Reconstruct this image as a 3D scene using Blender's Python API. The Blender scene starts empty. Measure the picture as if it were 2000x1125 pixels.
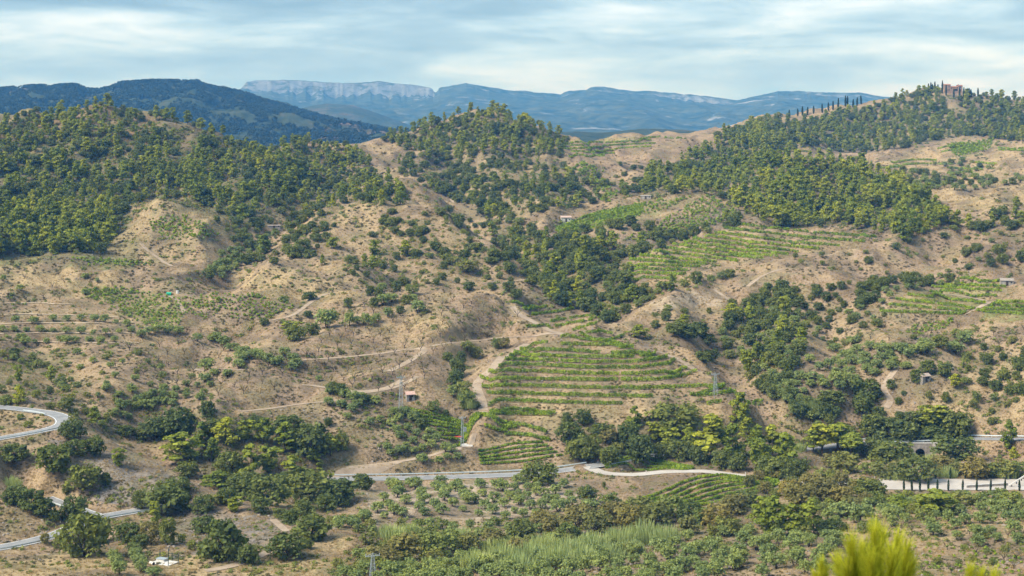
import bpy, math, random
import numpy as np

# ------------------------------------------------------------------ camera
F, HOR, CX = 3172.0, 235.0, 1000.0          # focal length, horizon row and centre column of the 2000 px wide view
scene = bpy.context.scene
col = scene.collection
cam_data = bpy.data.cameras.new('camera')
cam = bpy.data.objects.new('camera', cam_data)
col.objects.link(cam)
cam.location = (0, 0, 0)
cam.rotation_euler = (math.radians(90), 0, 0)
cam_data.sensor_width = 36.0
cam_data.lens = F / 2000.0 * 36.0
cam_data.shift_y = -(562.5 - HOR) / 2000.0
cam_data.clip_start = 0.2
cam_data.clip_end = 60000
cam_data.dof.use_dof = True
cam_data.dof.focus_distance = 620
cam_data.dof.aperture_fstop = 7.0
scene.camera = cam

# ------------------------------------------------------------------ sky and sun
SUN_EL, SUN_AZ = 46.0, -118.0               # degrees; azimuth from +Y, clockwise
world = bpy.data.worlds.new('World')
scene.world = world
world.use_nodes = True
wn, wl = world.node_tree.nodes, world.node_tree.links
wn.clear()
w_out = wn.new('ShaderNodeOutputWorld')
sky = wn.new('ShaderNodeTexSky')
sky.sky_type = 'NISHITA'
sky.sun_disc = False
sky.sun_elevation = math.radians(SUN_EL)
sky.sun_rotation = math.radians(SUN_AZ)
sky.altitude = 400
sky.dust_density = 0.4
bg_sky = wn.new('ShaderNodeBackground')
bg_sky.inputs['Strength'].default_value = 0.06
wl.new(sky.outputs[0], bg_sky.inputs['Color'])
tc = wn.new('ShaderNodeTexCoord')

def w_noise(scale, loc, detail, rough, dist):
    mp = wn.new('ShaderNodeMapping')
    mp.inputs['Scale'].default_value = scale
    mp.inputs['Location'].default_value = loc
    wl.new(tc.outputs['Generated'], mp.inputs['Vector'])
    nz = wn.new('ShaderNodeTexNoise')
    nz.inputs['Scale'].default_value = 1.0
    nz.inputs['Detail'].default_value = detail
    nz.inputs['Roughness'].default_value = rough
    nz.inputs['Distortion'].default_value = dist
    wl.new(mp.outputs[0], nz.inputs['Vector'])
    return nz.outputs['Fac']

def w_math(op, a, b):
    m = wn.new('ShaderNodeMath')
    m.operation = op
    for i, v in enumerate((a, b)):
        if isinstance(v, (int, float)):
            m.inputs[i].default_value = v
        else:
            wl.new(v, m.inputs[i])
    return m.outputs[0]

n_big = w_noise((4.2, 4.2, 30), (3.1, 0.4, 1.36), 3.0, 0.5, 0.25)
n_mid = w_noise((11, 11, 62), (1.7, 5.2, 0.3), 7.0, 0.62, 0.45)
n_fine = w_noise((40, 40, 150), (0.2, 2.2, 4.0), 5.0, 0.65, 0.2)
cl = w_math('ADD', w_math('MULTIPLY', n_big, 0.58), w_math('MULTIPLY', n_mid, 0.38))
cl = w_math('ADD', cl, w_math('MULTIPLY', n_fine, 0.07))
ramp = wn.new('ShaderNodeValToRGB')
wl.new(cl, ramp.inputs[0])
er = ramp.color_ramp.elements
er[0].position, er[0].color = 0.41, (0.15, 0.27, 0.39, 1)
er[1].position, er[1].color = 0.70, (0.92, 0.95, 1.0, 1)
for p, c in ((0.485, (0.25, 0.39, 0.53, 1)), (0.54, (0.40, 0.56, 0.70, 1)), (0.61, (0.66, 0.77, 0.88, 1))):
    e = er.new(p)
    e.color = c
bg_cloud = wn.new('ShaderNodeBackground')
bg_cloud.inputs['Strength'].default_value = 0.235
wl.new(ramp.outputs[0], bg_cloud.inputs['Color'])
w_mix = wn.new('ShaderNodeMixShader')
w_mix.inputs[0].default_value = 0.88          # overcast: the clear sky only glows through
wl.new(bg_sky.outputs[0], w_mix.inputs[1])
wl.new(bg_cloud.outputs[0], w_mix.inputs[2])
wl.new(w_mix.outputs[0], w_out.inputs['Surface'])

sun_data = bpy.data.lights.new('sun', 'SUN')
sun_data.energy = 1.4
sun_data.angle = math.radians(26)
sun_data.color = (1.0, 0.95, 0.87)
sun = bpy.data.objects.new('sun', sun_data)
col.objects.link(sun)
el, az = math.radians(SUN_EL), math.radians(SUN_AZ)
from mathutils import Vector
sdir = Vector((math.sin(az) * math.cos(el), math.cos(az) * math.cos(el), math.sin(el)))
sun.rotation_euler = sdir.to_track_quat('Z', 'Y').to_euler()

vs = scene.view_settings
vs.view_transform = 'Standard'
vs.look = 'None'
vs.exposure = 2.32
vs.gamma = 1.0
vs.use_curve_mapping = False
scene.cycles.max_bounces = 4
scene.cycles.diffuse_bounces = 1
scene.cycles.glossy_bounces = 1
scene.cycles.transmission_bounces = 2
scene.cycles.volume_bounces = 0
scene.cycles.transparent_max_bounces = 4
scene.cycles.use_denoising = True
world.cycles.sampling_method = 'MANUAL'
world.cycles.sample_map_resolution = 512

rng = np.random.default_rng(11)
random.seed(5)

# ------------------------------------------------------------------ maths helpers
def hash2(ix, iy, seed):
    h = (ix.astype(np.int64) * 374761393 + iy.astype(np.int64) * 668265263 + seed * 1442695041) & 0xFFFFFFFF
    h = ((h ^ (h >> 13)) * 1274126177) & 0xFFFFFFFF
    return ((h ^ (h >> 16)) & 0xFFFF) / 65535.0

def vnoise(x, y, seed=0):
    x = np.asarray(x, float); y = np.asarray(y, float)
    ix, iy = np.floor(x), np.floor(y)
    fx, fy = x - ix, y - iy
    fx = fx * fx * fx * (fx * (fx * 6 - 15) + 10); fy = fy * fy * fy * (fy * (fy * 6 - 15) + 10)
    a, b = hash2(ix, iy, seed), hash2(ix + 1, iy, seed)
    c, d = hash2(ix, iy + 1, seed), hash2(ix + 1, iy + 1, seed)
    return (a + (b - a) * fx) * (1 - fy) + (c + (d - c) * fx) * fy

def fbm(x, y, octaves=4, seed=0, gain=0.5):
    s, a, t = 0.0, 1.0, 0.0
    for o in range(octaves):
        s = s + a * vnoise(x * 2 ** o + 17.3 * o, y * 2 ** o - 9.1 * o, seed + o)
        t += a
        a *= gain
    return s / t

def sstep(a, b, x):
    t = np.clip((x - a) / (b - a), 0, 1)
    return t * t * (3 - 2 * t)

def in_poly(px, py, poly):
    poly = np.asarray(poly, float)
    inside = np.zeros(np.shape(px), bool)
    n = len(poly)
    for i in range(n):
        x0, y0 = poly[i]; x1, y1 = poly[(i + 1) % n]
        if y0 == y1:
            continue
        hit = ((y0 > py) != (y1 > py)) & (px < (x1 - x0) * (py - y0) / (y1 - y0) + x0)
        inside ^= hit
    return inside

def pt(px, py, d):
    """point of the place seen at a pixel and a distance"""
    return np.array([(px - CX) / F * d, d, -(py - HOR) / F * d])

# ------------------------------------------------------------------ terrain: surveyed points (column, row, distance)
CP = [
 # bottom edge and near olive slopes
 (0,1125,340),(150,1125,345),(300,1125,350),(450,1125,352),(600,1125,350),(800,1125,358),(1000,1125,362),(1150,1125,358),(1300,1125,352),(1450,1125,346),(1600,1125,338),(1750,1125,330),(1870,1125,325),(2000,1125,320),
 (500,1085,372),(620,1080,378),(720,1055,392),(800,1080,398),(950,1070,412),(1100,1060,420),(1250,1060,418),(1400,1045,420),(1550,1030,420),(1700,1040,395),(1850,1040,385),(2000,1040,380),
 (1650,985,455),(1780,990,445),(1900,990,440),(2000,985,438),(1560,960,480),
 # wash below the grove
 (700,1035,425),(850,1040,430),(1000,1035,440),(1150,1000,465),(1250,995,470),(1450,985,470),
 # grove and road
 (720,1010,455),(850,1012,455),(1000,1005,462),(720,960,490),(900,965,490),(1100,955,498),(1150,940,508),
 (650,936,515),(800,934,520),(1000,928,525),(1100,920,527),(1200,903,532),(1250,890,542),(1400,881,556),(1560,879,566),(1700,863,575),(1800,862,576),(1900,857,572),(2000,856,560),
 (1300,918,522),(1420,925,515),(1520,938,505),(1330,985,475),(1440,965,490),
 (1600,925,520),(1700,905,535),(1790,905,548),(1880,905,535),(2000,900,525),
 (1720,945,490),(1850,945,487),(2000,945,485),(1720,962,478),(1850,962,475),(2000,962,472),
 # lower left: spur with the two road bends
 (0,1070,395),(100,1045,410),(200,1015,424),(270,998,434),(330,1010,432),(420,1100,368),(380,1060,395),(300,1060,392),(150,1090,372),(60,1100,362),
 (0,972,424),(50,995,420),(90,1015,416),(100,978,442),(30,955,452),(190,1003,430),
 (0,900,452),(100,905,452),(170,940,446),(240,940,448),(330,975,440),(130,870,468),(220,880,470),
 (150,838,486),(200,855,484),(250,880,477),(300,905,468),(350,935,458),(400,965,448),(470,1000,432),(540,1030,420),
 (0,856,470),(110,838,480),(130,820,487),(60,802,500),(0,796,505),(50,828,486),
 (300,918,496),(360,945,486),(430,970,472),(520,990,462),(600,990,462),(220,868,508),(290,860,528),
 (440,890,520),(560,905,512),(650,905,522),(380,845,532),(480,835,536),(600,830,537),
 # left dry slopes
 (0,760,525),(100,745,545),(200,790,532),(400,810,532),(300,760,548),(120,690,595),(260,690,600),(0,690,590),
 (0,640,640),(130,640,645),(260,640,645),(130,600,672),(0,590,680),(0,545,712),(120,530,728),(0,514,745),(220,545,725),(200,510,752),
 (330,590,690),(250,610,672),(450,600,690),(560,605,685),(420,650,640),(340,560,715),(420,560,722),
 (420,740,572),(480,712,585),(530,740,566),(600,800,545),(560,770,556),(700,850,535),(750,890,528),(640,905,522),(660,780,556),(560,700,596),
 (700,700,602),(850,690,612),(800,750,574),(900,620,662),(700,620,668),(620,570,705),(540,520,748),(470,545,732),(620,530,742),(780,570,712),(880,565,722),(980,600,682),
 (850,825,556),(900,872,541),(920,835,556),(990,845,555),(1000,890,540),(1000,906,534),(1085,882,540),(940,900,534),(1090,900,534),
 # little gully and terraced vineyard
 (895,765,566),(905,700,612),(925,790,558),(940,768,569),(965,708,602),(1050,662,645),
 (1000,812,564),(1080,815,562),(1200,815,556),(1320,820,556),(1450,800,566),(1180,850,545),(1330,850,548),(1450,840,556),
 (1150,775,570),(1300,790,565),(1420,768,574),(1490,788,571),(1150,735,588),(1000,742,586),(1300,745,585),(1380,735,590),(1150,700,608),(1280,700,607),(1000,695,610),(1100,665,630),(1220,675,624),
 (1020,605,690),(1100,630,660),(1160,615,668),(1210,645,645),(1250,660,636),
 (1290,650,632),(1330,690,612),(1360,712,605),(1300,640,650),
 (1410,715,614),(1470,755,596),(1540,800,582),(1640,842,580),(1560,850,576),(1500,845,572),
 # central valley
 (1090,590,712),(1120,560,740),(1130,520,790),(1090,480,850),(1040,445,915),(980,420,975),(930,395,1030),(880,370,1090),(1180,590,705),(1200,550,760),
 # hill with the oak-dotted slope
 (800,398,892),(740,400,900),(660,410,905),(870,425,862),(950,470,818),(1030,530,772),(1080,592,716),(600,425,880),
 (750,470,835),(850,475,815),(900,530,760),(1000,570,722),(950,510,778),(700,520,772),(580,480,822),(520,480,830),
 (440,530,775),(410,545,752),(480,455,862),(540,430,905),
 (880,470,950),(960,505,900),(1040,550,835),(780,440,1000),
 # cone hill on the left
 (310,392,860),(250,430,835),(380,425,850),(300,460,812),(400,465,815),(340,520,765),(300,440,930),(420,430,905),
 # big wooded hill on the left
 (0,500,765),(100,495,770),(200,490,780),(0,420,870),(120,400,900),(200,380,930),(0,330,990),(200,310,1030),(400,350,985),(520,400,935),(460,425,900),
 (0,248,1120),(60,228,1150),(150,214,1175),(210,214,1180),(330,240,1180),(440,278,1165),(520,304,1140),(560,350,1060),(570,390,975),
 (400,285,1250),(450,300,1235),(500,318,1215),(560,325,1195),(600,315,1220),(0,300,1400),(200,290,1400),(400,320,1350),(550,345,1300),
 # second wooded hill
 (560,292,1290),(640,283,1290),(700,303,1240),(750,345,1130),(790,390,1010),(620,345,1120),(660,360,1075),(600,390,985),(720,385,960),
 (640,340,1470),(540,340,1480),
 (690,292,1370),(760,280,1420),(800,296,1330),(820,330,1230),
 # centre hill
 (780,268,1450),(850,246,1440),(940,222,1430),(1000,238,1410),(1070,262,1370),(1100,288,1310),(950,290,1270),(880,320,1190),(1000,340,1160),(1060,370,1090),(1130,405,1010),(1000,400,1020),
 (940,290,1620),(800,310,1650),(1060,300,1560),
 # back fields
 (1120,275,1490),(1200,268,1530),(1290,264,1560),(1180,310,1380),(1150,345,1240),(1250,325,1310),(1200,370,1130),(1340,285,1480),(1400,258,1640),(1290,300,1800),(1150,300,1800),
 # right hand wood
 (1230,385,1075),(1300,345,1200),(1400,300,1330),(1480,262,1560),(1500,320,1270),(1420,350,1170),
 (1390,375,1040),(1460,355,1120),(1560,312,1215),(1640,318,1190),(1740,358,1090),(1820,405,985),(1860,432,920),
 (1460,425,945),(1540,443,925),(1640,440,930),(1750,462,895),
 (1560,340,1360),(1660,335,1330),(1760,365,1230),
 # vineyards in the middle right
 (1380,378,1030),(1300,425,945),(1440,425,935),(1200,440,935),(1100,430,965),(1180,408,1000),(1260,388,1045),(1080,400,1010),
 (1420,445,905),(1250,490,848),(1560,455,898),(1700,467,875),(1225,540,775),(1340,545,770),(1450,505,822),(1600,495,838),(1440,535,778),
 (1300,465,890),(1200,480,870),(1160,510,815),
 (1400,560,742),(1300,582,722),(1330,605,702),(1490,530,768),(1250,600,708),(1280,565,748),
 # right slopes
 (1480,620,688),(1400,655,655),(1500,690,632),(1550,600,700),(1640,555,742),(1650,640,662),(1560,740,602),(1750,545,752),(1800,590,705),(1950,560,732),(2000,600,690),(1900,640,655),(1750,690,622),(1850,760,592),(1980,700,615),(1980,800,566),(1700,760,594),(1620,770,590),(1720,800,582),(1800,830,576),(1940,845,566),
 (1850,447,885),(1720,478,858),(1600,484,850),(2000,440,905),(1950,490,838),(1800,500,815),(1680,510,802),
 # right far terraces and the hill with the house
 (1990,385,1030),(1900,392,1010),(1860,350,1200),(1950,345,1190),(1780,325,1370),(1900,310,1400),(2000,300,1420),(1720,310,1440),(1990,330,1240),
 (1560,275,1560),(1640,285,1560),(1760,280,1620),(1880,262,1660),(2000,275,1560),
 (1700,240,1780),(1850,230,1800),(1950,225,1800),(1600,250,1700),
 (1480,236,1790),(1550,224,1840),(1650,212,1900),(1720,200,1940),(1790,183,1960),(1850,178,1970),(1900,181,1960),(1950,192,1950),(2000,203,1930),
 (1480,290,2150),(1650,275,2200),(1850,250,2250),(2000,265,2200),
]
for _px in (-500, 100, 700, 1300, 1900, 2500):
    CP += [(_px, 2700, 3), (_px, 2300, 8), (_px, 1720, 30), (_px, 1580, 70), (_px, 1420, 130), (_px, 1265, 220)]
CP += [(_px, 345, _d) for _px in (-300, 0, 200, 400, 560, 720, 850, 1000, 1150) for _d in (1800, 2150)]
for _px in (-400, 100, 500, 900, 1300, 1700, 2400):
    CP += [(_px, 330, 2500)]
CP += [(p - 480, q, d) for p, q, d in CP if 0 <= p < 60 and 250 < d < 2300] + [(p + 480, q, d) for p, q, d in CP if 1960 < p <= 2000 and 250 < d < 2300]
CP = np.array(CP, float)

def tps_fit(u, v, val, lam=4e-6):
    n = len(u)
    r2 = (u[:, None] - u) ** 2 + (v[:, None] - v) ** 2
    K = np.where(r2 > 0, 0.5 * r2 * np.log(r2 + 1e-12), 0) + lam * np.eye(n)
    P = np.stack([np.ones(n), u, v], 1)
    A = np.block([[K, P], [P.T, np.zeros((3, 3))]])
    return np.linalg.solve(A, np.concatenate([val, np.zeros(3)]))

cu, cv = (CP[:, 0] - CX) / F, np.log(CP[:, 2])
tps_w = tps_fit(cu, cv, CP[:, 1])

def tps_eval(u, v):
    out = np.empty(u.shape)
    for s in range(0, len(u), 20000):
        uu, vv = u[s:s + 20000], v[s:s + 20000]
        r2 = (uu[:, None] - cu) ** 2 + (vv[:, None] - cv) ** 2
        out[s:s + 20000] = (0.5 * r2 * np.log(r2 + 1e-12)) @ tps_w[:-3] + tps_w[-3] + tps_w[-2] * uu + tps_w[-1] * vv
    return out

cols_px = np.linspace(-460, 2460, 640)
rows_v = np.concatenate([np.linspace(math.log(2.0), math.log(305), 60)[:-1],
                         np.linspace(math.log(305), math.log(1120), 860)[:-1],
                         np.linspace(math.log(1120), math.log(2500), 260)])
NC, NR = len(cols_px), len(rows_v)
# coarse survey, then bilinear refinement
c_px = np.linspace(cols_px[0], cols_px[-1], 215)
c_v = np.concatenate([np.linspace(math.log(2.0), math.log(305), 30)[:-1], np.linspace(math.log(305), math.log(2500), 330)])
gu, gv = np.meshgrid((c_px - CX) / F, c_v)
coarse = tps_eval(gu.ravel(), gv.ravel()).reshape(gu.shape)
tmp = np.stack([np.interp(cols_px, c_px, coarse[i]) for i in range(len(c_v))])
PYG = np.stack([np.interp(rows_v, c_v, tmp[:, j]) for j in range(NC)], 1)

D = np.exp(rows_v)[:, None] * np.ones((1, NC))
X = (cols_px[None, :] - CX) / F * D
Z = -(PYG - HOR) / F * D
# weathering: spurs, runnels and hummocks
near = sstep(150, 330, D)
def unit(a):
    return (a - a.mean()) / a.std()
rid = unit(1 - np.abs(2 * fbm(X / 46 + 3, D / 70, 3, 21) - 1))
Z += near * (rid * (0.9 + 1.5 * sstep(560, 760, D)) * sstep(440, 620, D) + (fbm(X / 24, D / 30, 3, 5) - 0.5) * (1.2 + 1.3 * sstep(540, 640, D)) + (fbm(X / 7, D / 8, 3, 9) - 0.5) * (0.6 + 0.4 * sstep(540, 640, D)) + unit(1 - np.abs(2 * fbm(X / 13 + 1, D / 26, 3, 61) - 1)) * 0.28)
rid2 = unit(1 - np.abs(2 * fbm(X / 80 + 8, D / 120, 3, 33) - 1))
Z += sstep(900, 1300, D) * rid2 * 1.8

_cm = None
GULLIES = [ # line, depth, width
 ([(440,550),(450,520),(490,475),(540,435),(570,400)], 8, 16), ([(230,500),(215,460),(235,425),(262,400)], 7, 14),
 ([(590,575),(630,545),(690,545),(740,560)], 4.5, 12), ([(290,790),(360,720),(430,665),(480,640)], 5, 13), ([(545,800),(590,750),(640,715),(700,700)], 3.5, 12),
 ([(905,815),(895,765),(905,705),(935,660),(960,630)], 4.5, 10), ([(1560,840),(1470,755),(1415,705),(1440,640),(1490,585)], 7, 16), ([(1345,725),(1300,675),(1265,640)], 4, 9),
 ([(1720,795),(1690,720),(1640,650),(1620,600)], 4.5, 14), ([(1130,600),(1115,545),(1070,480),(1000,430),(930,395),(870,365)], 9, 20),
 ([(1880,560),(1830,520),(1850,480),(1900,450)], 5, 15), ([(210,815),(130,750),(90,700),(70,660)], 4, 14), ([(1230,560),(1180,500),(1260,460),(1400,440)], 5, 14),
 ([(1960,830),(1930,770),(1960,700)], 4, 12), ([(780,560),(800,520),(790,470)], 3, 14), ([(900,575),(930,540),(900,490)], 3, 12),
 ([(60,400),(150,350),(180,290)], 9, 26), ([(330,380),(330,320),(300,270)], 8, 24), ([(480,400),(440,350),(420,310)], 7, 22), ([(620,400),(660,350),(640,310)], 7, 22), ([(880,330),(900,290),(890,260)], 7, 22), ([(1010,330),(1020,290),(1000,260)], 7, 22),
 ([(1480,400),(1440,360),(1400,330)], 7, 22), ([(1700,430),(1640,380),(1600,340)], 7, 24), ([(1640,290),(1680,255),(1720,225)], 11, 36), ([(1840,260),(1820,225),(1800,200)], 9, 34), ([(1950,260),(1940,225)], 9, 34),
]
def refresh():
    """the row at which each column first meets the ground, near to far"""
    global _cm, PY
    PY = HOR - F * Z / D
    _cm = np.minimum.accumulate(np.where(D < 250, 3000, PY), 0)
refresh()

def seen(px, py):
    """distance of the ground seen at a pixel (None where it is sky)"""
    j = (px - cols_px[0]) / (cols_px[1] - cols_px[0])
    j = int(min(max(round(j), 0), NC - 1))
    c = _cm[:, j]
    i = int(np.searchsorted(-c, -py))
    if i >= NR or i == 0:
        return None
    a, b = c[i - 1], PY[i, j]
    t = 0.0 if a - b < 1e-6 else min(max((a - py) / (a - b), 0), 1)
    return math.exp(rows_v[i - 1] + t * (rows_v[i] - rows_v[i - 1]))

def zat(x, y):
    """height of the ground at a place"""
    j = ((x / y * F + CX) - cols_px[0]) / (cols_px[1] - cols_px[0])
    i = np.interp(math.log(y), rows_v, np.arange(NR))
    j = min(max(j, 0), NC - 1.001); i = min(max(i, 0), NR - 1.001)
    i0, j0 = int(i), int(j); fi, fj = i - i0, j - j0
    return float((Z[i0, j0] * (1 - fj) + Z[i0, j0 + 1] * fj) * (1 - fi) + (Z[i0 + 1, j0] * (1 - fj) + Z[i0 + 1, j0 + 1] * fj) * fi)

def ground(px, py):
    d = seen(px, py)
    if d is None:
        return None
    x = (px - CX) / F * d
    return np.array([x, d, zat(x, d)])

def gully(P, depth, width):
    m = width * 2.6
    i0, i1 = np.searchsorted(rows_v, math.log(P[:, 1].min() - m)), np.searchsorted(rows_v, math.log(P[:, 1].max() + m)) + 1
    XX, YY = X[i0:i1], D[i0:i1]
    sel = (XX > P[:, 0].min() - m) & (XX < P[:, 0].max() + m)
    xs, ys = XX[sel], YY[sel]
    best = np.empty(len(xs))
    for s in range(0, len(xs), 6000):
        best[s:s + 6000] = np.sqrt(((xs[s:s + 6000, None] - P[:, 0]) ** 2 + (ys[s:s + 6000, None] - P[:, 1]) ** 2).min(1))
    best = best * (0.75 + 0.5 * fbm(xs / 14, ys / 14, 2, 51))
    Z[i0:i1][sel] -= depth * (1.25 * np.exp(-(best / width) ** 2) - 0.25 * np.exp(-(best / (width * 2)) ** 2))

def resample(P, step):
    P = np.asarray(P, float)
    s = np.concatenate([[0], np.cumsum(np.linalg.norm(np.diff(P[:, :2], axis=0), axis=1))])
    n = max(2, int(s[-1] / step) + 1)
    t = np.linspace(0, s[-1], n)
    return np.stack([np.interp(t, s, P[:, k]) for k in range(P.shape[1])], 1)

def smooth(a, k):
    if k < 1 or len(a) < 3:
        return a
    k = min(k, (len(a) - 1) // 2)
    if k < 1:
        return a
    b = np.concatenate([2 * a[0] - a[k:0:-1], a, 2 * a[-1] - a[-2:-k - 2:-1]])
    ker = np.hanning(2 * k + 3)[1:-1]
    return np.convolve(b, ker / ker.sum(), 'valid')

def trace(line, step=1.5, round_px=6.0, zsmooth=6, dsmooth=4):
    """follow a drawn line over the ground; gives points of the place"""
    L = np.asarray([p[:2] for p in line], float)
    s = np.concatenate([[0], np.cumsum(np.linalg.norm(np.diff(L, axis=0), axis=1))])
    t = np.linspace(0, s[-1], max(3, int(s[-1] / 3)))
    q = np.stack([np.interp(t, s, L[:, 0]), np.interp(t, s, L[:, 1])], 1)
    k = int(round_px / 3)
    q = np.stack([smooth(q[:, 0], k), smooth(q[:, 1], k)], 1)
    if len(line[0]) > 2:
        d = np.interp(t, s, [p[2] for p in line])
    else:
        d = np.array([seen(a, b) or np.nan for a, b in q])
        ok = ~np.isnan(d)
        if ok.sum() < 2:
            return None
        d = np.interp(t, t[ok], d[ok])
    d = smooth(d, dsmooth)
    z = -(q[:, 1] - HOR) / F * d
    P = np.stack([(q[:, 0] - CX) / F * d, d, z], 1)
    P = resample(P, step)
    P[:, 2] = smooth(np.array([zat(x, y) for x, y, _ in P]) if len(line[0]) <= 2 else P[:, 2], zsmooth)
    return P

def carve(P, half, fall, drop=0.0):
    """cut and fill the ground to a line"""
    m = half + fall + 1
    x0, x1, y0, y1 = P[:, 0].min() - m, P[:, 0].max() + m, P[:, 1].min() - m, P[:, 1].max() + m
    i0, i1 = np.searchsorted(rows_v, math.log(max(y0, 3))), np.searchsorted(rows_v, math.log(y1)) + 1
    XX, YY = X[i0:i1], D[i0:i1]
    sel = (XX > x0) & (XX < x1)
    xs, ys = XX[sel], YY[sel]
    if not len(xs):
        return
    best = np.full(len(xs), 1e9); zz = np.zeros(len(xs))
    for s in range(0, len(xs), 4000):
        d2 = (xs[s:s + 4000, None] - P[:, 0]) ** 2 + (ys[s:s + 4000, None] - P[:, 1]) ** 2
        k = d2.argmin(1)
        best[s:s + 4000] = np.sqrt(d2[np.arange(len(k)), k]); zz[s:s + 4000] = P[k, 2]
    w = 1 - sstep(half, half + fall, best)
    blk = Z[i0:i1]
    blk[sel] = blk[sel] * (1 - w) + (zz - drop) * w

_g = [(trace(l, 4, 9, 4, 6), dp, wd) for l, dp, wd in GULLIES]
for P, dp, wd in _g:
    if P is not None:
        gully(P, dp, wd)
refresh()

# ------------------------------------------------------------------ mesh and material helpers
def tag(o, label=None, cat=None, group=None, kind=None):
    if label: o['label'] = label
    if cat: o['category'] = cat
    if group: o['group'] = group
    if kind: o['kind'] = kind
    return o

def new_mesh(name, verts, faces, mat=None, smooth_shade=False):
    me = bpy.data.meshes.new(name)
    verts = np.asarray(verts, np.float32)
    if isinstance(faces, np.ndarray):
        k = faces.shape[1]
        me.vertices.add(len(verts)); me.vertices.foreach_set('co', verts.ravel())
        me.loops.add(faces.size); me.loops.foreach_set('vertex_index', faces.ravel().astype(np.int32))
        me.polygons.add(len(faces))
        me.polygons.foreach_set('loop_start', np.arange(0, faces.size, k, dtype=np.int32))
        me.update(calc_edges=True)
    else:
        me.from_pydata(verts.tolist(), [], faces)
        me.update()
    if smooth_shade:
        me.polygons.foreach_set('use_smooth', np.ones(len(me.polygons), bool))
    if mat:
        me.materials.append(mat)
    return me

def add_obj(name, me, parent=None, loc=None):
    o = bpy.data.objects.new(name, me)
    col.objects.link(o)
    if parent is not None:
        o.parent = parent
    if loc is not None:
        o.location = loc
    return o

def face_attr(me, name, vals):
    a = me.attributes.new(name, 'FLOAT', 'FACE')
    a.data.foreach_set('value', np.asarray(vals, np.float32))

class NT:
    """small helper to wire a procedural material"""
    def __init__(self, name):
        self.m = bpy.data.materials.new(name)
        self.m.use_nodes = True
        self.n, self.l = self.m.node_tree.nodes, self.m.node_tree.links
        self.n.clear()
        self.out = self.n.new('ShaderNodeOutputMaterial')
    def put(self, sock, v):
        if isinstance(v, bpy.types.NodeSocket):
            self.l.new(v, sock)
        else:
            sock.default_value = v
    def node(self, typ, **kw):
        nd = self.n.new(typ)
        for k, v in kw.items():
            setattr(nd, k, v)
        return nd
    def pos(self):
        return self.node('ShaderNodeNewGeometry').outputs['Position']
    def obj_co(self):
        return self.node('ShaderNodeTexCoord').outputs['Object']
    def attr(self, name, out='Fac'):
        return self.node('ShaderNodeAttribute', attribute_name=name).outputs[out]
    def noise(self, vec, scale, detail=3, rough=0.55, dist=0.0, stretch=None):
        if stretch:
            mp = self.node('ShaderNodeMapping'); self.l.new(vec, mp.inputs[0])
            mp.inputs['Scale'].default_value = stretch
            vec = mp.outputs[0]
        nz = self.node('ShaderNodeTexNoise'); self.l.new(vec, nz.inputs['Vector'])
        nz.inputs['Scale'].default_value = scale; nz.inputs['Detail'].default_value = detail
        nz.inputs['Roughness'].default_value = rough; nz.inputs['Distortion'].default_value = dist
        return nz.outputs['Fac']
    def ramp(self, fac, stops):
        r = self.node('ShaderNodeValToRGB'); self.put(r.inputs[0], fac)
        e = r.color_ramp.elements
        e[0].position, e[0].color = stops[0][0], (*stops[0][1], 1)
        e[1].position, e[1].color = stops[-1][0], (*stops[-1][1], 1)
        for p, c in stops[1:-1]:
            x = e.new(p); x.color = (*c, 1)
        return r.outputs[0]
    def fac(self, v, a, b):
        r = self.node('ShaderNodeMapRange', clamp=True); self.put(r.inputs[0], v)
        r.inputs[1].default_value, r.inputs[2].default_value = a, b
        return r.outputs[0]
    def mix(self, f, a, b, mode='MIX'):
        r = self.node('ShaderNodeMix', data_type='RGBA', blend_type=mode, clamp_factor=True)
        for sock, v in ((r.inputs[0], f), (r.inputs[6], a), (r.inputs[7], b)):
            self.put(sock, (*v, 1) if isinstance(v, tuple) and len(v) == 3 else v)
        return r.outputs[2]
    def math(self, op, a, b=0.0):
        r = self.node('ShaderNodeMath', operation=op)
        self.put(r.inputs[0], a); self.put(r.inputs[1], b)
        return r.outputs[0]
    def bump(self, h, strength=0.5, dist=0.2):
        b = self.node('ShaderNodeBump'); self.l.new(h, b.inputs['Height'])
        b.inputs['Strength'].default_value = strength; b.inputs['Distance'].default_value = dist
        return b.outputs[0]
    def finish(self, color, rough=0.9, spec=0.1, normal=None, translucent=0.0, metallic=0.0):
        p = self.node('ShaderNodeBsdfPrincipled')
        self.put(p.inputs['Base Color'], (*color, 1) if isinstance(color, tuple) and len(color) == 3 else color)
        self.put(p.inputs['Roughness'], rough)
        p.inputs['Specular IOR Level'].default_value = spec
        p.inputs['Metallic'].default_value = metallic
        if normal is not None:
            self.l.new(normal, p.inputs['Normal'])
        sh = p.outputs[0]
        if translucent > 0:
            t = self.node('ShaderNodeBsdfTranslucent')
            self.put(t.inputs[0], (*color, 1) if isinstance(color, tuple) and len(color) == 3 else color)
            mx = self.node('ShaderNodeMixShader'); mx.inputs[0].default_value = translucent
            self.l.new(sh, mx.inputs[1]); self.l.new(t.outputs[0], mx.inputs[2])
            sh = mx.outputs[0]
        self.l.new(sh, self.out.inputs['Surface'])
        return self.m

def plain(name, c, rough=0.7, spec=0.2, var=0.25, scale=3.0, metallic=0.0):
    t = NT(name)
    f = t.noise(t.obj_co(), scale, 4, 0.6)
    d = tuple(v * (1 - var) for v in c); u = tuple(min(1, v * (1 + var)) for v in c)
    return t.finish(t.ramp(f, [(0.3, d), (0.7, u)]), rough, spec, metallic=metallic)

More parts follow.
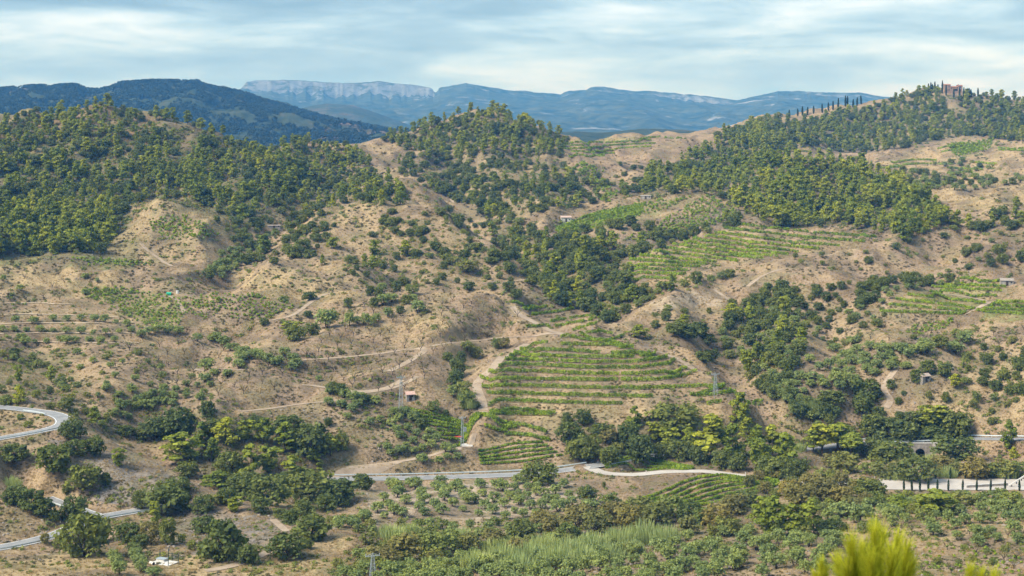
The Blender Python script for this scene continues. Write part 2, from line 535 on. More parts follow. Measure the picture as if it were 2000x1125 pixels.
# ------------------------------------------------------------------ roads, tracks and terraces: lines over the ground
ROADS = [   # name, width, line
 ('valley_road', 6.0, [(560,936,512),(650,936,515),(800,934,520),(1000,928,525),(1090,921,527),(1150,911,529),(1200,902,532),(1250,890,542),(1330,884,552),(1400,881,556),(1480,880,561),(1560,879,566),(1630,871,572),(1700,863,575),(1800,861,577),(1900,857,573),(2000,858,560),(2120,862,540)]),
 ('hairpin_road', 5.5, [(-120,878,460),(-60,866,466),(0,856,471),(60,846,476),(105,838,480),(128,827,484),(126,814,490),(100,807,496),(50,800,501),(0,795,505),(-90,786,512)]),
 ('lower_road', 5.5, [(-80,1082,388),(0,1070,395),(60,1058,402),(110,1046,409),(140,1030,415),(170,1018,422),(200,1010,427),(240,1002,431),(290,994,436),(340,984,442)]),
 ('side_road', 4.0, [(92,972,444),(120,984,440),(150,994,436),(175,1002,431),(200,1010,427)]),
 ('winery_lane', 4.5, [(1150,911,529),(1165,922,523),(1190,926,520),(1240,928,518),(1300,921,521),(1380,920,520),(1450,930,512),(1530,940,502),(1600,944,497),(1680,943,494),(1760,945,490)]),
]
TRACKS = [
 ('dirt_track', 3.0, [(640,925),(660,911),(700,910),(760,906),(830,893),(900,877)]),
 ('dirt_track', 3.0, [(880,880),(905,873),(925,866)]),
 ('dirt_track', 4.0, [(945,812),(942,785),(932,760),(930,748),(950,728),(975,708),(1000,688),(1030,672)]),
 ('dirt_track', 3.2, [(760,725),(785,715),(820,693),(832,680),(820,678),(760,688),(700,696),(640,700),(590,703)]),
 ('dirt_track', 2.8, [(590,752),(640,758),(700,762),(760,756),(785,742)]),
 ('dirt_track', 2.6, [(690,770),(760,762),(800,748),(815,735)]),
 ('dirt_track', 2.6, [(470,805),(540,797),(600,788),(640,783),(680,779)]),
 ('dirt_track', 2.6, [(840,676),(900,668),(980,660),(1060,655),(1110,657),(1160,664),(1230,680)]),
 ('dirt_track', 3.5, [(1000,600),(1020,620),(1050,632),(1075,645),(1110,657)]),
 ('dirt_track', 2.6, [(1225,520),(1219,530),(1221,545),(1232,553)]),
 ('dirt_track', 2.4, [(1460,560),(1490,535),(1530,525)]),
 ('dirt_track', 2.4, [(1395,565),(1415,580),(1440,595)]),
 ('dirt_track', 3.0, [(1800,570),(1860,577),(1930,585),(2000,590)]),
 ('dirt_track', 3.0, [(1935,590),(1910,600),(1885,615)]),
 ('dirt_track', 2.8, [(1752,718),(1735,740),(1726,750),(1728,768),(1742,780),(1730,795)]),
 ('dirt_track', 2.6, [(1750,800),(1780,808),(1805,812)]),
 ('dirt_track', 3.0, [(400,1115),(430,1110),(470,1102),(510,1085),(530,1075)]),
 ('dirt_track', 2.4, [(533,1015),(545,1025),(560,1038)]),
 ('dirt_track', 2.4, [(490,630),(540,626),(580,615),(605,590),(640,570),(700,566)]),
 ('dirt_track', 2.2, [(260,585),(300,578),(325,572),(350,585),(360,610)]),
 ('dirt_track', 2.2, [(275,475),(290,495),(320,505),(335,520)]),
 ('dirt_track', 2.2, [(580,345),(610,350),(650,362)]),
 ('dirt_track', 2.2, [(850,370),(880,385),(900,397)]),
 ('dirt_track', 2.4, [(380,721),(430,725),(480,722)]),
 ('dirt_track', 3.2, [(1260,680),(1300,690),(1335,705),(1360,725)]),
]
BENCHES = [ # bare terrace steps
 [(-40,593),(60,592),(140,594)], [(-40,615),(100,614),(230,620)], [(-40,632),(100,631),(262,630)], [(-40,652),(120,651),(272,652)], [(-40,668),(120,669),(272,670)],
 [(1100,300),(1200,300),(1260,305)], [(1110,306),(1200,308),(1250,312)], [(1120,318),(1180,320),(1230,322)],
 [(700,283),(760,282),(800,285)], [(690,288),(750,288),(800,291)], [(690,294),(750,294),(800,297)], [(700,300),(760,302)],
 [(1560,505),(1650,508),(1750,512)], [(1600,520),(1700,520)], [(1900,535),(2010,540)], [(1880,545),(2010,552)],
 [(1830,395),(1920,388),(2010,378)], [(1850,405),(1940,398),(2010,392)],
 [(940,385),(1000,388),(1060,392)], [(960,395),(1040,402)], [(1010,370),(1080,375)],
]

def between(P0, P1, n, skip=()):
    """n lines spread between two drawn lines"""
    P0, P1 = np.asarray(P0, float), np.asarray(P1, float)
    def even(P, m=9):
        s = np.concatenate([[0], np.cumsum(np.linalg.norm(np.diff(P, axis=0), axis=1))])
        t = np.linspace(0, s[-1], m)
        return np.stack([np.interp(t, s, P[:, 0]), np.interp(t, s, P[:, 1])], 1)
    A, B = even(P0), even(P1)
    return [[tuple(q) for q in A + (B - A) * k / (n - 1)] for k in range(n) if k not in skip]

ROWS = []   # (block phrase, height, width, lines)
ROWS.append(('on the large terraced slope', 1.45, 1.15, [
 [(1095,664),(1120,666),(1160,670),(1200,675),(1238,679)],
 [(1015,682),(1045,674),(1070,671)],
 [(1092,674),(1150,676),(1200,679),(1236,682)],
 [(1003,690),(1060,686),(1080,685),(1150,690),(1220,693),(1268,690)],
 [(996,697),(1060,697),(1150,700),(1230,700),(1280,695)],
 [(986,705),(1060,706),(1150,710),(1240,710),(1303,702)],
 [(974,714),(1060,716),(1150,721),(1250,721),(1320,711)],
 [(955,726),(1040,728),(1150,733),(1260,733),(1342,727)],
 [(938,741),(1040,743),(1150,745),(1270,745),(1330,738),(1360,731)],
 [(941,755),(1040,757),(1150,760),(1270,761),(1360,757),(1415,754)],
 [(950,770),(1040,772),(1150,776),(1275,777)],
 [(954,784),(1040,787),(1150,790),(1217,791)],
 [(956,801),(1020,803),(1085,806)],
 [(957,811),(1020,812),(1078,812)],
 [(1347,772),(1380,764),(1412,758)],
 [(1360,776),(1400,772),(1437,767)],
 [(1380,792),(1410,787)],
 [(1455,791),(1490,785)],
]))
ROWS.append(('on the narrow upper terraces', 1.3, 1.1, [
 [(1000,593),(1045,597)], [(1021,606),(1069,601)], [(1040,616),(1080,612),(1120,605)], [(1077,629),(1120,623),(1170,616)],
 [(1085,640),(1130,631),(1170,621)], [(1117,649),(1140,641),(1165,633)], [(1133,652),(1160,662),(1192,668)],
 [(1144,651),(1170,650),(1197,653)], [(1187,668),(1205,662),(1221,657)], [(1027,639),(1050,641),(1075,645)],
]))
_l = [(1437,439),(1416,447),(1395,455),(1376,461),(1355,467),(1335,473),(1315,479),(1295,485),(1275,492),(1250,500),(1230,508),(1225,517),(1226,525),(1227,533),(1227,541)]
_m = [(1600,457),(1575,466),(1540,474),(1500,479),(1480,484),(1450,488),(1425,493),(1400,498),(1370,503),(1330,508),(1305,514),(1300,521),(1295,529),(1290,537),(1280,545)]
_r = [(1712,465),(1690,474),(1640,482),(1600,488),(1560,494),(1540,499),(1520,503),(1490,507),(1440,511),(1400,514),(1378,518),(1368,523),(1350,530),(1340,538),(1322,547)]
ROWS.append(('on the stepped vineyard below the pine wood', 1.5, 1.5, [[a, b, c] for a, b, c in zip(_l, _m, _r)]))
ROWS.append(('in the bright terraces by the stone hut', 1.25, 1.6, [
 [(1877,549),(1957,553)], [(1829,555),(1965,562)], [(1819,561),(1957,570)], [(1816,566),(1880,573),(1947,580)],
 [(1773,577),(1850,586),(1925,593)], [(1749,586),(1830,595),(1904,602)], [(1736,596),(1810,603),(1888,608)], [(1720,610),(1800,613),(1880,616)],
 [(1945,592),(2030,594)], [(1930,598),(2030,602)], [(1920,604),(2030,609)], [(1908,610),(2030,616)],
]))
ROWS.append(('in the curved vine field below the lane', 0.75, 0.8,
 between([(1222,985),(1280,970),(1320,950),(1350,936),(1400,929),(1470,931),(1520,938)], [(1350,992),(1390,984),(1430,975),(1470,965),(1500,955),(1525,946)], 7)))
ROWS.append(('in the vine bed between road and lane', 0.7, 0.9,
 between([(1178,907),(1230,899),(1290,903),(1355,914)], [(1182,916),(1230,922),(1290,918),(1355,917)], 4)))
ROWS.append(('in the vine patch behind the transformer pylon', 0.9, 1.0,
 between([(790,799),(840,809),(890,822),(938,838)], [(868,866),(890,868),(912,860),(936,848)], 8)))
ROWS.append(('in the small sloping vineyard above the road', 0.7, 0.9,
 between([(935,884),(1000,868),(1060,864)], [(938,907),(1010,904),(1098,890)], 5)))
ROWS.append(('on the little plot beneath the terraced slope', 1.3, 1.4, [
 [(917,823),(940,820),(958,818)], [(926,827),(970,838),(1010,836)], [(945,833),(990,828),(1030,834),(1068,846)], [(985,850),(1030,852),(1075,862)], [(946,856),(975,846),(990,842)]]))
ROWS.append(('on the green terraces below the white hut', 1.5, 1.8,
 between([(1085,445),(1140,425),(1200,408),(1262,398)], [(1095,462),(1150,450),(1210,432),(1250,418)], 7)))
ROWS.append(('on the pale back field under the blue mountains', 1.6, 2.4, [
 [(1100,279),(1190,279),(1272,275)], [(1100,285),(1190,285),(1280,281)], [(1103,291),(1190,292),(1272,287)], [(1115,297),(1200,298)], [(1110,304),(1180,305)],
 [(1300,270),(1340,271)], [(1250,272),(1290,268)]]))
ROWS.append(('on the far terraces below the hilltop house', 1.6, 2.6, [
 [(1740,318),(1790,313),(1830,314)], [(1735,325),(1800,321),(1860,322)], [(1720,330),(1760,327)], [(1950,290),(2010,291)], [(1950,294),(2010,296)], [(1830,292),(1880,280)], [(1840,298),(1900,286)], [(1900,318),(1945,322)],
 [(1850,330),(1920,332)], [(1850,340),(1900,337)], [(1860,300),(1920,292)]]))

road_lines, track_lines, bench_lines, row_lines = [], [], [], []
for phrase, h, w, lines in ROWS:
    row_lines.append([trace(l, 1.2, 9, 3, 1) for l in lines])
bench_lines = [trace(l, 2.0, 9, 6, 4) for l in BENCHES]
for grp, (phrase, h, w, lines) in zip(row_lines, ROWS):
    for P in grp:
        if P is not None and not any(q in phrase for q in ('above the road', 'road and lane', 'transformer', 'below the lane', 'little plot')):
            far = P[:, 1].mean() / 600
            carve(P, 1.3 * max(1, far), 1.1 * max(1, far), 0.0)
for P in bench_lines:
    if P is not None:
        far = P[:, 1].mean() / 620
        carve(P, 1.7 * max(1, far), 1.0 * max(1, far), 0.0)
refresh()
for name, w, l in TRACKS:
    P = trace(l, 1.5, 12, 10, 14)
    if P is not None:
        track_lines.append((name, w, P))
for name, w, l in ROADS:
    road_lines.append((name, w, trace(l, 1.5, 16, 10, 6)))
YARD = trace([(1722,946,487),(1800,947,486),(1900,946,486),(2000,946,486),(2120,946,486)], 2, 3, 10, 6)
YARD[:, 2] = YARD[:, 2].mean()
YARD_W = 15.0
for name, w, P in track_lines:
    carve(P, w / 2 + 0.9, 4.5, 0.05)
carve(YARD, YARD_W / 2 + 1.2, 4.0, 0.06)
for name, w, P in road_lines:
    carve(P, w / 2 + 1.2, 2.4, 0.07)
# the washout under the stone bridge
BR = pt(1797, 861, 577)
carve(np.array([[BR[0], BR[1] - q_, BR[2] - 6.0 - q_ * .03] for q_ in range(3, 23)]), 2.6, 2.2, 0.0)
refresh()

# ------------------------------------------------------------------ what grows and lies on the ground (bare-ground colours)
TAN, STRAW, SOIL, PINK, GREY, RUST, SCRUB, GRASS, DARKG, PALE = ((0.350,0.262,0.160), (0.45,0.342,0.185), (0.27,0.208,0.142), (0.345,0.252,0.168), (0.235,0.212,0.185), (0.23,0.142,0.088), (0.205,0.182,0.095), (0.20,0.23,0.07), (0.088,0.094,0.042), (0.47,0.385,0.285))
GZ = [  # colour, polygon, strength
 (SCRUB, [(0,180),(600,180),(600,420),(240,520),(-500,520),(-500,180)], 1.0), (DARKG, [(-500,250),(60,230),(330,240),(540,310),(580,400),(460,430),(300,385),(200,490),(-500,500)], .6),
 (RUST, [(0,240),(180,205),(320,235),(300,280),(150,270),(-400,330)], .55),
 (DARKG, [(560,280),(700,290),(800,400),(700,400),(560,380)], .45),
 (DARKG, [(780,262),(940,215),(1090,262),(1095,300),(960,300),(800,295)], .6),
 (SCRUB, [(780,300),(1090,300),(1150,420),(880,400)], .55),
 (SCRUB, [(1400,280),(1800,180),(2000,200),(2460,220),(2460,280),(1900,262),(1750,290),(1600,300)], .6),
 (STRAW, [(1530,300),(1560,270),(1600,262),(1600,300)], .8),
 (DARKG, [(1215,385),(1400,285),(1500,260),(1560,305),(1640,315),(1740,350),(1860,430),(1760,465),(1640,442),(1530,446),(1450,420),(1400,380)], .65),
 (DARKG, [(0,430),(220,400),(220,480),(0,500)], .5),
 (PINK, [(680,280),(810,272),(830,320),(720,320)], .7),
 (STRAW, [(690,284),(800,276),(800,296),(700,300)], .5),
 (PINK, [(1100,270),(1290,262),(1420,262),(1330,300),(1250,330),(1120,330)], .6),
 (GRASS, [(1100,272),(1200,266),(1280,266),(1200,280)], .4),
 (STRAW, [(1700,315),(1900,275),(2460,270),(2460,400),(1850,400),(1760,350)], .55),
 (GRASS, [(1850,282),(1940,272),(1940,292),(1870,310)], .5),
 (STRAW, [(1850,385),(2460,352),(2460,420),(1900,410)], .85),
 (TAN, [(260,400),(310,388),(380,420),(440,470),(420,540),(300,560),(270,500)], .8),
 (STRAW, [(240,395),(310,385),(400,425),(420,445),(340,410)], .8),
 (STRAW, [(-400,515),(60,515),(250,540),(260,580),(100,560),(-400,560)], .8),
 (TAN, [(-400,560),(280,580),(300,680),(-400,690)], .75),
 (SCRUB, [(-400,675),(130,690),(190,760),(60,790),(-400,790)], .55),
 (GRASS, [(-400,498),(130,500),(290,512),(240,530),(0,516),(-400,516)], .55),
 (GRASS, [(155,568),(230,562),(330,580),(370,585),(345,640),(290,638),(230,600)], .45),
 (SOIL, [(350,580),(500,570),(580,590),(540,628),(400,640)], .6),
 (STRAW, [(430,540),(560,515),(700,560),(700,590),(520,575)], .8),
 (TAN, [(560,470),(740,400),(860,410),(1000,520),(1080,600),(900,580),(700,560)], .7),
 (STRAW, [(600,400),(720,395),(740,440),(600,450)], .35),
 (PINK, [(560,640),(900,560),(1010,600),(1000,660),(880,700),(800,780),(560,780)], .75),
 (STRAW, [(720,600),(860,590),(900,640),(760,640)], .45),
 (PINK, [(400,690),(520,690),(640,790),(640,810),(420,810),(300,780)], .6),
 (SOIL, [(640,790),(860,800),(900,870),(640,920)], .55),
 (PINK, [(280,640),(420,650),(480,700),(400,740),(260,740)], .6),
 (GREY, [(110,860),(260,880),(400,960),(320,990),(180,985),(110,930)], .95),
 (GREY, [(300,990),(560,1010),(540,1060),(400,1100),(340,1080)], .8),
 (STRAW, [(150,840),(260,870),(360,935),(250,900)], .6),
 (STRAW, [(-400,1040),(0,975),(100,1020),(60,1050),(-400,1060)], .45),
 (STRAW, [(-400,1085),(140,1080),(300,1060),(440,1125),(300,1180),(-400,1180)], .8),
 (STRAW, [(440,1120),(600,1065),(760,1050),(720,1090),(640,1125),(560,1160)], .95),
 (RUST, [(620,985),(720,990),(700,1040),(600,1040)], .25),
 (PALE, [(700,950),(1000,936),(1160,945),(1150,990),(1000,1020),(720,1030)], .75),
 (PINK, [(1120,940),(1340,925),(1300,960),(1240,985),(1140,985)], .8),
 (TAN, [(1222,985),(1340,940),(1400,926),(1525,940),(1400,990),(1300,1000)], .7),
 (SCRUB, [(1175,905),(1240,898),(1360,914),(1240,924)], .5),
 (TAN, [(930,740),(1010,680),(1240,670),(1440,760),(1440,800),(1200,815),(950,815)], .7),
 (STRAW, [(1000,780),(1200,790),(1450,790),(1500,810),(1300,830),(1000,815)], .5),
 (SOIL, [(1060,640),(1220,640),(1330,700),(1360,730),(1250,690),(1100,660)], .6),
 (GREY, [(1235,640),(1290,650),(1370,730),(1340,725),(1260,690)], .45),
 (STRAW, [(1240,600),(1400,550),(1450,600),(1300,640),(1280,640)], .45),
 (PALE, [(1260,590),(1390,560),(1430,595),(1300,605)], .55),
 (RUST, [(1240,690),(1400,640),(1480,650),(1440,700),(1360,730)], .25),
 (TAN, [(1230,510),(1430,440),(1700,460),(1700,480),(1400,550),(1230,550)], .6),
 (STRAW, [(1230,500),(1440,436),(1560,470),(1300,540)], .3),
 (GREY, [(1200,470),(1320,430),(1440,400),(1460,430),(1300,470)], .5),
 (GRASS, [(1080,440),(1260,390),(1360,385),(1280,430),(1100,462)], .45),
 (PINK, [(1520,500),(1860,450),(2000,470),(2000,560),(1700,560),(1560,580)], .55),
 (SOIL, [(1860,440),(2460,440),(2460,520),(1900,500)], .5),
 (GRASS, [(1720,612),(1820,556),(1960,550),(1940,580),(1880,616)], .6),
 (GRASS, [(1900,615),(1950,592),(2460,595),(2460,625),(1910,625)], .7),
 (STRAW, [(1780,740),(1900,690),(2460,690),(2460,830),(1960,830),(1800,800)], .6),
 (STRAW, [(1620,640),(1740,600),(1760,660),(1640,690)], .35),
 (SCRUB, [(1400,640),(1500,560),(1560,590),(1560,690),(1530,780),(1640,830),(1600,850),(1480,760)], .7),
 (DARKG, [(940,420),(1060,460),(1240,500),(1220,580),(1150,610),(1080,600),(1040,540)], .5),
 (SCRUB, [(620,1125),(760,1040),(1200,1000),(1560,945),(1740,970),(1640,1010),(1300,1060),(900,1125)], .7),
 (SOIL, [(900,1090),(1300,1060),(1640,1020),(1640,1125),(900,1160)], .5),
 (STRAW, [(1640,1050),(1760,1000),(2460,990),(2460,1040),(1900,1070),(1700,1070)], .6),
 (PINK, [(1700,1060),(2460,1040),(2460,1300),(1640,1300)], .6),
 (RUST, [(1550,885),(1680,880),(1640,920),(1540,930)], .6),
 (RUST, [(1900,870),(2460,875),(2460,915),(1960,910)], .35),
 (SCRUB, [(240,840),(380,800),(660,850),(720,960),(560,1000),(420,930)], .75),
 (SCRUB, [(1100,830),(1500,810),(1680,830),(1660,900),(1500,930),(1150,895)], .55),
]
base = fbm(X / 30, D / 40, 4, 71)[..., None]
RGB = np.array(TAN) * base * 1.0 + np.array(PINK) * (1 - base)
PX0 = np.broadcast_to(cols_px[None, :], PY.shape)
wx = PX0 + (fbm(X / 9, D / 11, 3, 81) - 0.5) * 46 * np.clip(600 / D, 0.3, 2)
wy = PY + (fbm(X / 9 + 40, D / 11, 3, 82) - 0.5) * 30 * np.clip(600 / D, 0.3, 2)
patch = fbm(X / 5, D / 7, 3, 90)
for c, poly, s in GZ:
    bx = np.asarray(poly)
    m = (wx > bx[:, 0].min()) & (wx < bx[:, 0].max()) & (wy > bx[:, 1].min()) & (wy < bx[:, 1].max()) & (D > 250)
    ii = np.where(m)
    ok = in_poly(wx[ii], wy[ii], poly)
    ii = (ii[0][ok], ii[1][ok])
    w = np.clip(s + (patch[ii] - 0.5) * 1.1, 0, 1)[:, None]
    RGB[ii] = RGB[ii] * (1 - w) + np.array(c) * w
# broad patches of dead grass, bare earth and low herbs everywhere
f1 = fbm(X / 11, D / 15, 4, 101)
for lo, hi, c, a in ((0.54, 0.68, STRAW, .36), (0.47, 0.34, (0.19, 0.148, 0.10), .75)):
    w = (sstep(lo, hi, f1) if hi > lo else 1 - sstep(hi, lo, f1))[..., None] * a
    RGB = RGB * (1 - w) + np.array(c) * w
f2 = fbm(X / 6 + 90, D / 8, 3, 111)
w = sstep(0.54, 0.66, f2)[..., None] * .6
RGB = RGB * (1 - w) + np.array(SCRUB) * w
RGB[:, 1:-1] = (RGB[:, :-2] + 2 * RGB[:, 1:-1] + RGB[:, 2:]) / 4

# ground material: vertex-surveyed cover colour broken up by stones, tufts and runnels
t = NT('dry_hillside_ground')
P_ = t.pos()
cov = t.attr('cover', 'Color')
n1 = t.noise(P_, 0.22, 4, 0.6)
n2 = t.noise(P_, 1.1, 4, 0.65)
n3 = t.noise(P_, 3.3, 3, 0.7)
c1 = t.mix(t.fac(n1, 0.35, 0.68), cov, t.mix(1.0, cov, (0.80, 0.77, 0.78), 'MULTIPLY'))
c2 = t.mix(t.fac(n2, 0.50, 0.66), c1, t.mix(1.0, c1, (0.45, 0.44, 0.36), 'MULTIPLY'))
c3 = t.mix(t.math('MULTIPLY', t.fac(n3, 0.52, 0.74), 0.55), c2, t.mix(1.0, c2, (1.36, 1.31, 1.2), 'MULTIPLY'))
GROUND_MAT = t.finish(c3, 0.95, 0.03, t.bump(t.math('ADD', t.math('MULTIPLY', n2, 0.7), t.math('MULTIPLY', n3, 0.3)), 0.9, 0.9))

def grid_faces(nr, nc):
    a = np.arange(nr * nc).reshape(nr, nc)
    return np.stack([a[:-1, :-1].ravel(), a[:-1, 1:].ravel(), a[1:, 1:].ravel(), a[1:, :-1].ravel()], 1)

ter = new_mesh('terrain', np.stack([X, D, Z], -1).reshape(-1, 3), grid_faces(NR, NC), GROUND_MAT, True)
ca = ter.color_attributes.new('cover', 'FLOAT_COLOR', 'POINT')
ca.data.foreach_set('color', np.concatenate([RGB, np.ones((NR, NC, 1))], -1).astype(np.float32).ravel())
tag(add_obj('terrain', ter), kind='structure')

# the wide plain under and beyond the hills
R_, k_ = 22000, 48
pv = [(0, 0, -170)] + [(R_ * math.cos(2 * math.pi * i / k_), R_ * math.sin(2 * math.pi * i / k_), -170) for i in range(k_)]
PLAIN_MAT = plain('far_plain', (0.12, 0.12, 0.07), 0.95, 0.02, 0.3, 0.003)
tag(add_obj('ground', new_mesh('ground', pv, [(0, i + 1, (i + 1) % k_ + 1) for i in range(k_)], PLAIN_MAT)), kind='structure')

# ------------------------------------------------------------------ road surfaces
def normals2(P):
    tg = np.gradient(P[:, :2], axis=0)
    tg /= np.linalg.norm(tg, axis=1)[:, None] + 1e-9
    return np.stack([-tg[:, 1], tg[:, 0]], 1)

def strip(name, P, off_a, off_b, lift, mat, kind='structure', parent=None):
    n = normals2(P)
    v = []
    for o in np.linspace(off_a, off_b, 5 if off_b - off_a > 1 else 2):
        v.append(np.column_stack([P[:, :2] + n * o, P[:, 2] + lift]))
    V = np.stack(v, 1)
    f = grid_faces(V.shape[0], V.shape[1])[:, ::-1]
    o = add_obj(name, new_mesh(name, V.reshape(-1, 3), np.ascontiguousarray(f), mat, True), parent)
    if kind and parent is None:
        o['kind'] = kind
    return o

t = NT('worn_asphalt')
P_ = t.pos()
a1 = t.ramp(t.noise(P_, 0.35, 4, 0.6), [(0.3, (0.20, 0.20, 0.205)), (0.7, (0.31, 0.31, 0.30))])
a2 = t.mix(t.fac(t.noise(P_, 1.6, 4, 0.7), 0.45, 0.75), a1, t.mix(1.0, a1, (0.75, 0.75, 0.75), 'MULTIPLY'))
ASPHALT = t.finish(a2, 0.75, 0.25)
t = NT('dusty_track')
P_ = t.pos()
a1 = t.ramp(t.noise(P_, 0.3, 4, 0.65), [(0.3, (0.27, 0.205, 0.145)), (0.7, (0.41, 0.325, 0.24))])
a2 = t.mix(t.fac(t.noise(P_, 1.4, 4, 0.7), 0.5, 0.75), a1, (0.27, 0.21, 0.14))
DUST = t.finish(a2, 0.95, 0.03)
t = NT('pale_concrete')
P_ = t.pos()
a1 = t.ramp(t.noise(P_, 0.25, 5, 0.6), [(0.3, (0.37, 0.33, 0.285)), (0.7, (0.49, 0.45, 0.40))])
CONCRETE = t.finish(a1, 0.85, 0.1)
PAINT = plain('road_paint', (0.72, 0.72, 0.70), 0.7, 0.2, 0.2, 1.2)
PALE_EARTH = plain('pale_trodden_earth', (0.47, 0.37, 0.26), 0.95, 0.03, 0.15, 0.4)
def drape(o, lift):
    """let a strip lie on the finished ground"""
    me = o.data
    a = np.empty(len(me.vertices) * 3, np.float32); me.vertices.foreach_get('co', a); a = a.reshape(-1, 3)
    a[:, 2] = [zat(x, y) + lift for x, y, z in a]
    me.vertices.foreach_set('co', a.ravel()); me.update()
for name, w, P in track_lines:
    drape(strip(name, P, -w * .42, w * .42, 0.07, DUST), 0.12)
for P in bench_lines[:5]:
    if P is not None:
        drape(strip('terrace_step', P, -1.0, 1.0, 0.07, PALE_EARTH), 0.22)
for name, w, P in road_lines:
    s = strip(name, P, -w / 2, w / 2, 0.05, CONCRETE if name == 'winery_lane' else ASPHALT)
    if name != 'winery_lane':
        for off in (-w / 2 + 0.25, w / 2 - 0.45):
            strip('edge_line', P, off, off + 0.2, 0.075, PAINT, parent=s)
strip('paved_yard', YARD, -YARD_W / 2, YARD_W / 2, 0.06, CONCRETE)

# ------------------------------------------------------------------ far mountains
def mountain(name, crest, d_crest, d_foot, py_foot, mat, px0, px1, ncol, nrow, rough, cliff=None, seed=1, back=1.25, spur=1.0):
    cx_ = np.linspace(px0, px1, ncol)
    cr = np.interp(cx_, [p[0] for p in crest], [p[1] for p in crest])
    clf = np.interp(cx_, [p[0] for p in cliff], [p[1] for p in cliff]) if cliff else np.zeros(ncol)
    if cliff:
        clf = clf * np.clip(0.15 + 1.6 * fbm(cx_ / 30.0, cx_ * 0 + 7.0, 5, seed + 21, 0.7), 0.1, 1.35)
        cr = cr + (fbm(cx_ / 12.0, cx_ * 0 + 3.0, 4, seed + 31, 0.6) - 0.5) * 2.0
    n1_ = int(nrow * 0.62); n2_ = int(nrow * 0.16); n3_ = nrow - n1_ - n2_
    t_ = np.linspace(0, 1, n1_)[:, None]
    d1 = d_foot + (d_crest * 0.9975 - d_foot) * t_
    prof = t_ ** 1.25
    rim = cr + clf
    soft = smooth(rim, int(ncol / 28)) if cliff else rim
    p1 = py_foot + (soft - py_foot)[None, :] * prof + (rim - soft)[None, :] * prof ** 9
    d1 = np.broadcast_to(d1, p1.shape)
    s_ = np.linspace(0, 1, n2_)[1:, None] if n2_ > 1 else np.zeros((0, 1))
    d2 = d_crest * (0.9975 + 0.0025 * s_) + np.zeros((1, ncol))
    p2 = (cr + clf)[None, :] - clf[None, :] * s_ ** 0.8
    b_ = np.linspace(0, 1, n3_)[1:, None]
    d3 = d_crest * (1 + (back - 1) * b_) + np.zeros((1, ncol))
    p3 = cr[None, :] + (py_foot - cr)[None, :] * 0.9 * b_ ** 1.6 + 1.0 * b_
    d = np.concatenate([d1, d2, d3]); p = np.concatenate([p1, p2, p3])
    x = (cx_[None, :] - CX) / F * d
    z = -(p - HOR) / F * d
    h = np.concatenate([np.sin(np.pi * np.clip(t_, 0, 1) ** 1.2) ** 0.8 * np.ones((1, ncol)), np.zeros_like(p2), np.sin(np.pi * b_) * np.ones((1, ncol))])
    L = d_crest / 10.0
    rg = 1 - np.abs(2 * fbm(x / L * 1.0 + seed, d / L / 2.2 + fbm(x / L, d / L, 2, seed + 3), 4, seed) - 1)
    z = z + h * (rg - 0.6) * rough * spur
    z = z + (0.07 + 0.93 * h) * (fbm(x / L * 7, d / L * 7, 4, seed + 7) - 0.5) * rough * 0.35
    # joints in the cliff
    if cliff:
        wob = (fbm(cx_ / 9.0, cx_ * 0 + 2.0, 4, seed + 11, 0.7) - 0.5)[None, :] * np.minimum(clf, 20)[None, :] * 0.5
        m = np.concatenate([np.zeros_like(p1), np.ones_like(p2), np.exp(-b_ * 8) * np.ones((1, ncol))])
        d = d + wob * m
    me = new_mesh(name, np.stack([x, d, z], -1).reshape(-1, 3), grid_faces(*d.shape), mat, True)
    o = tag(add_obj(name, me), kind='structure')
    return o, x, d, z

t = NT('wooded_mountain_side')
P_ = t.pos()
nf = t.noise(P_, 0.02, 5, 0.7)
ng = t.noise(P_, 0.004, 4, 0.6, 0.4)
c1 = t.ramp(nf, [(0.32, (0.022, 0.036, 0.018)), (0.55, (0.05, 0.062, 0.030)), (0.72, (0.10, 0.082, 0.055))])
c1 = t.mix(t.fac(ng, 0.56, 0.72), c1, (0.19, 0.125, 0.095))
WOODED = t.finish(c1, 0.95, 0.02)
t = NT('limestone_massif')
g_ = t.node('ShaderNodeNewGeometry')
P_ = g_.outputs['Position']
sep = t.node('ShaderNodeSeparateXYZ'); t.l.new(g_.outputs['Normal'], sep.inputs[0])
nf = t.noise(P_, 0.012, 5, 0.7)
woods = t.ramp(nf, [(0.35, (0.014, 0.028, 0.014)), (0.7, (0.085, 0.095, 0.05))])
rock = t.ramp(t.noise(P_, 0.016, 6, 0.72, 0.8, (1.0, 1.0, 1.2)), [(0.3, (0.10, 0.115, 0.13)), (0.65, (0.25, 0.27, 0.29))])
steep = t.fac(t.math('ADD', sep.outputs[2], t.math('MULTIPLY', t.noise(P_, 0.008, 4, 0.6), 0.3)), 0.90, 0.72)
outc = t.fac(t.noise(P_, 0.0042, 5, 0.62, 0.5, (1.0, 1.0, 3.2)), 0.60, 0.66)
ledge = t.fac(t.noise(P_, 0.011, 5, 0.7, 0.6, (1.0, 1.0, 2.4)), 0.38, 0.50)
LIME = t.finish(t.mix(t.math('MAXIMUM', t.math('MULTIPLY', steep, ledge), outc), woods, rock), 0.95, 0.02)

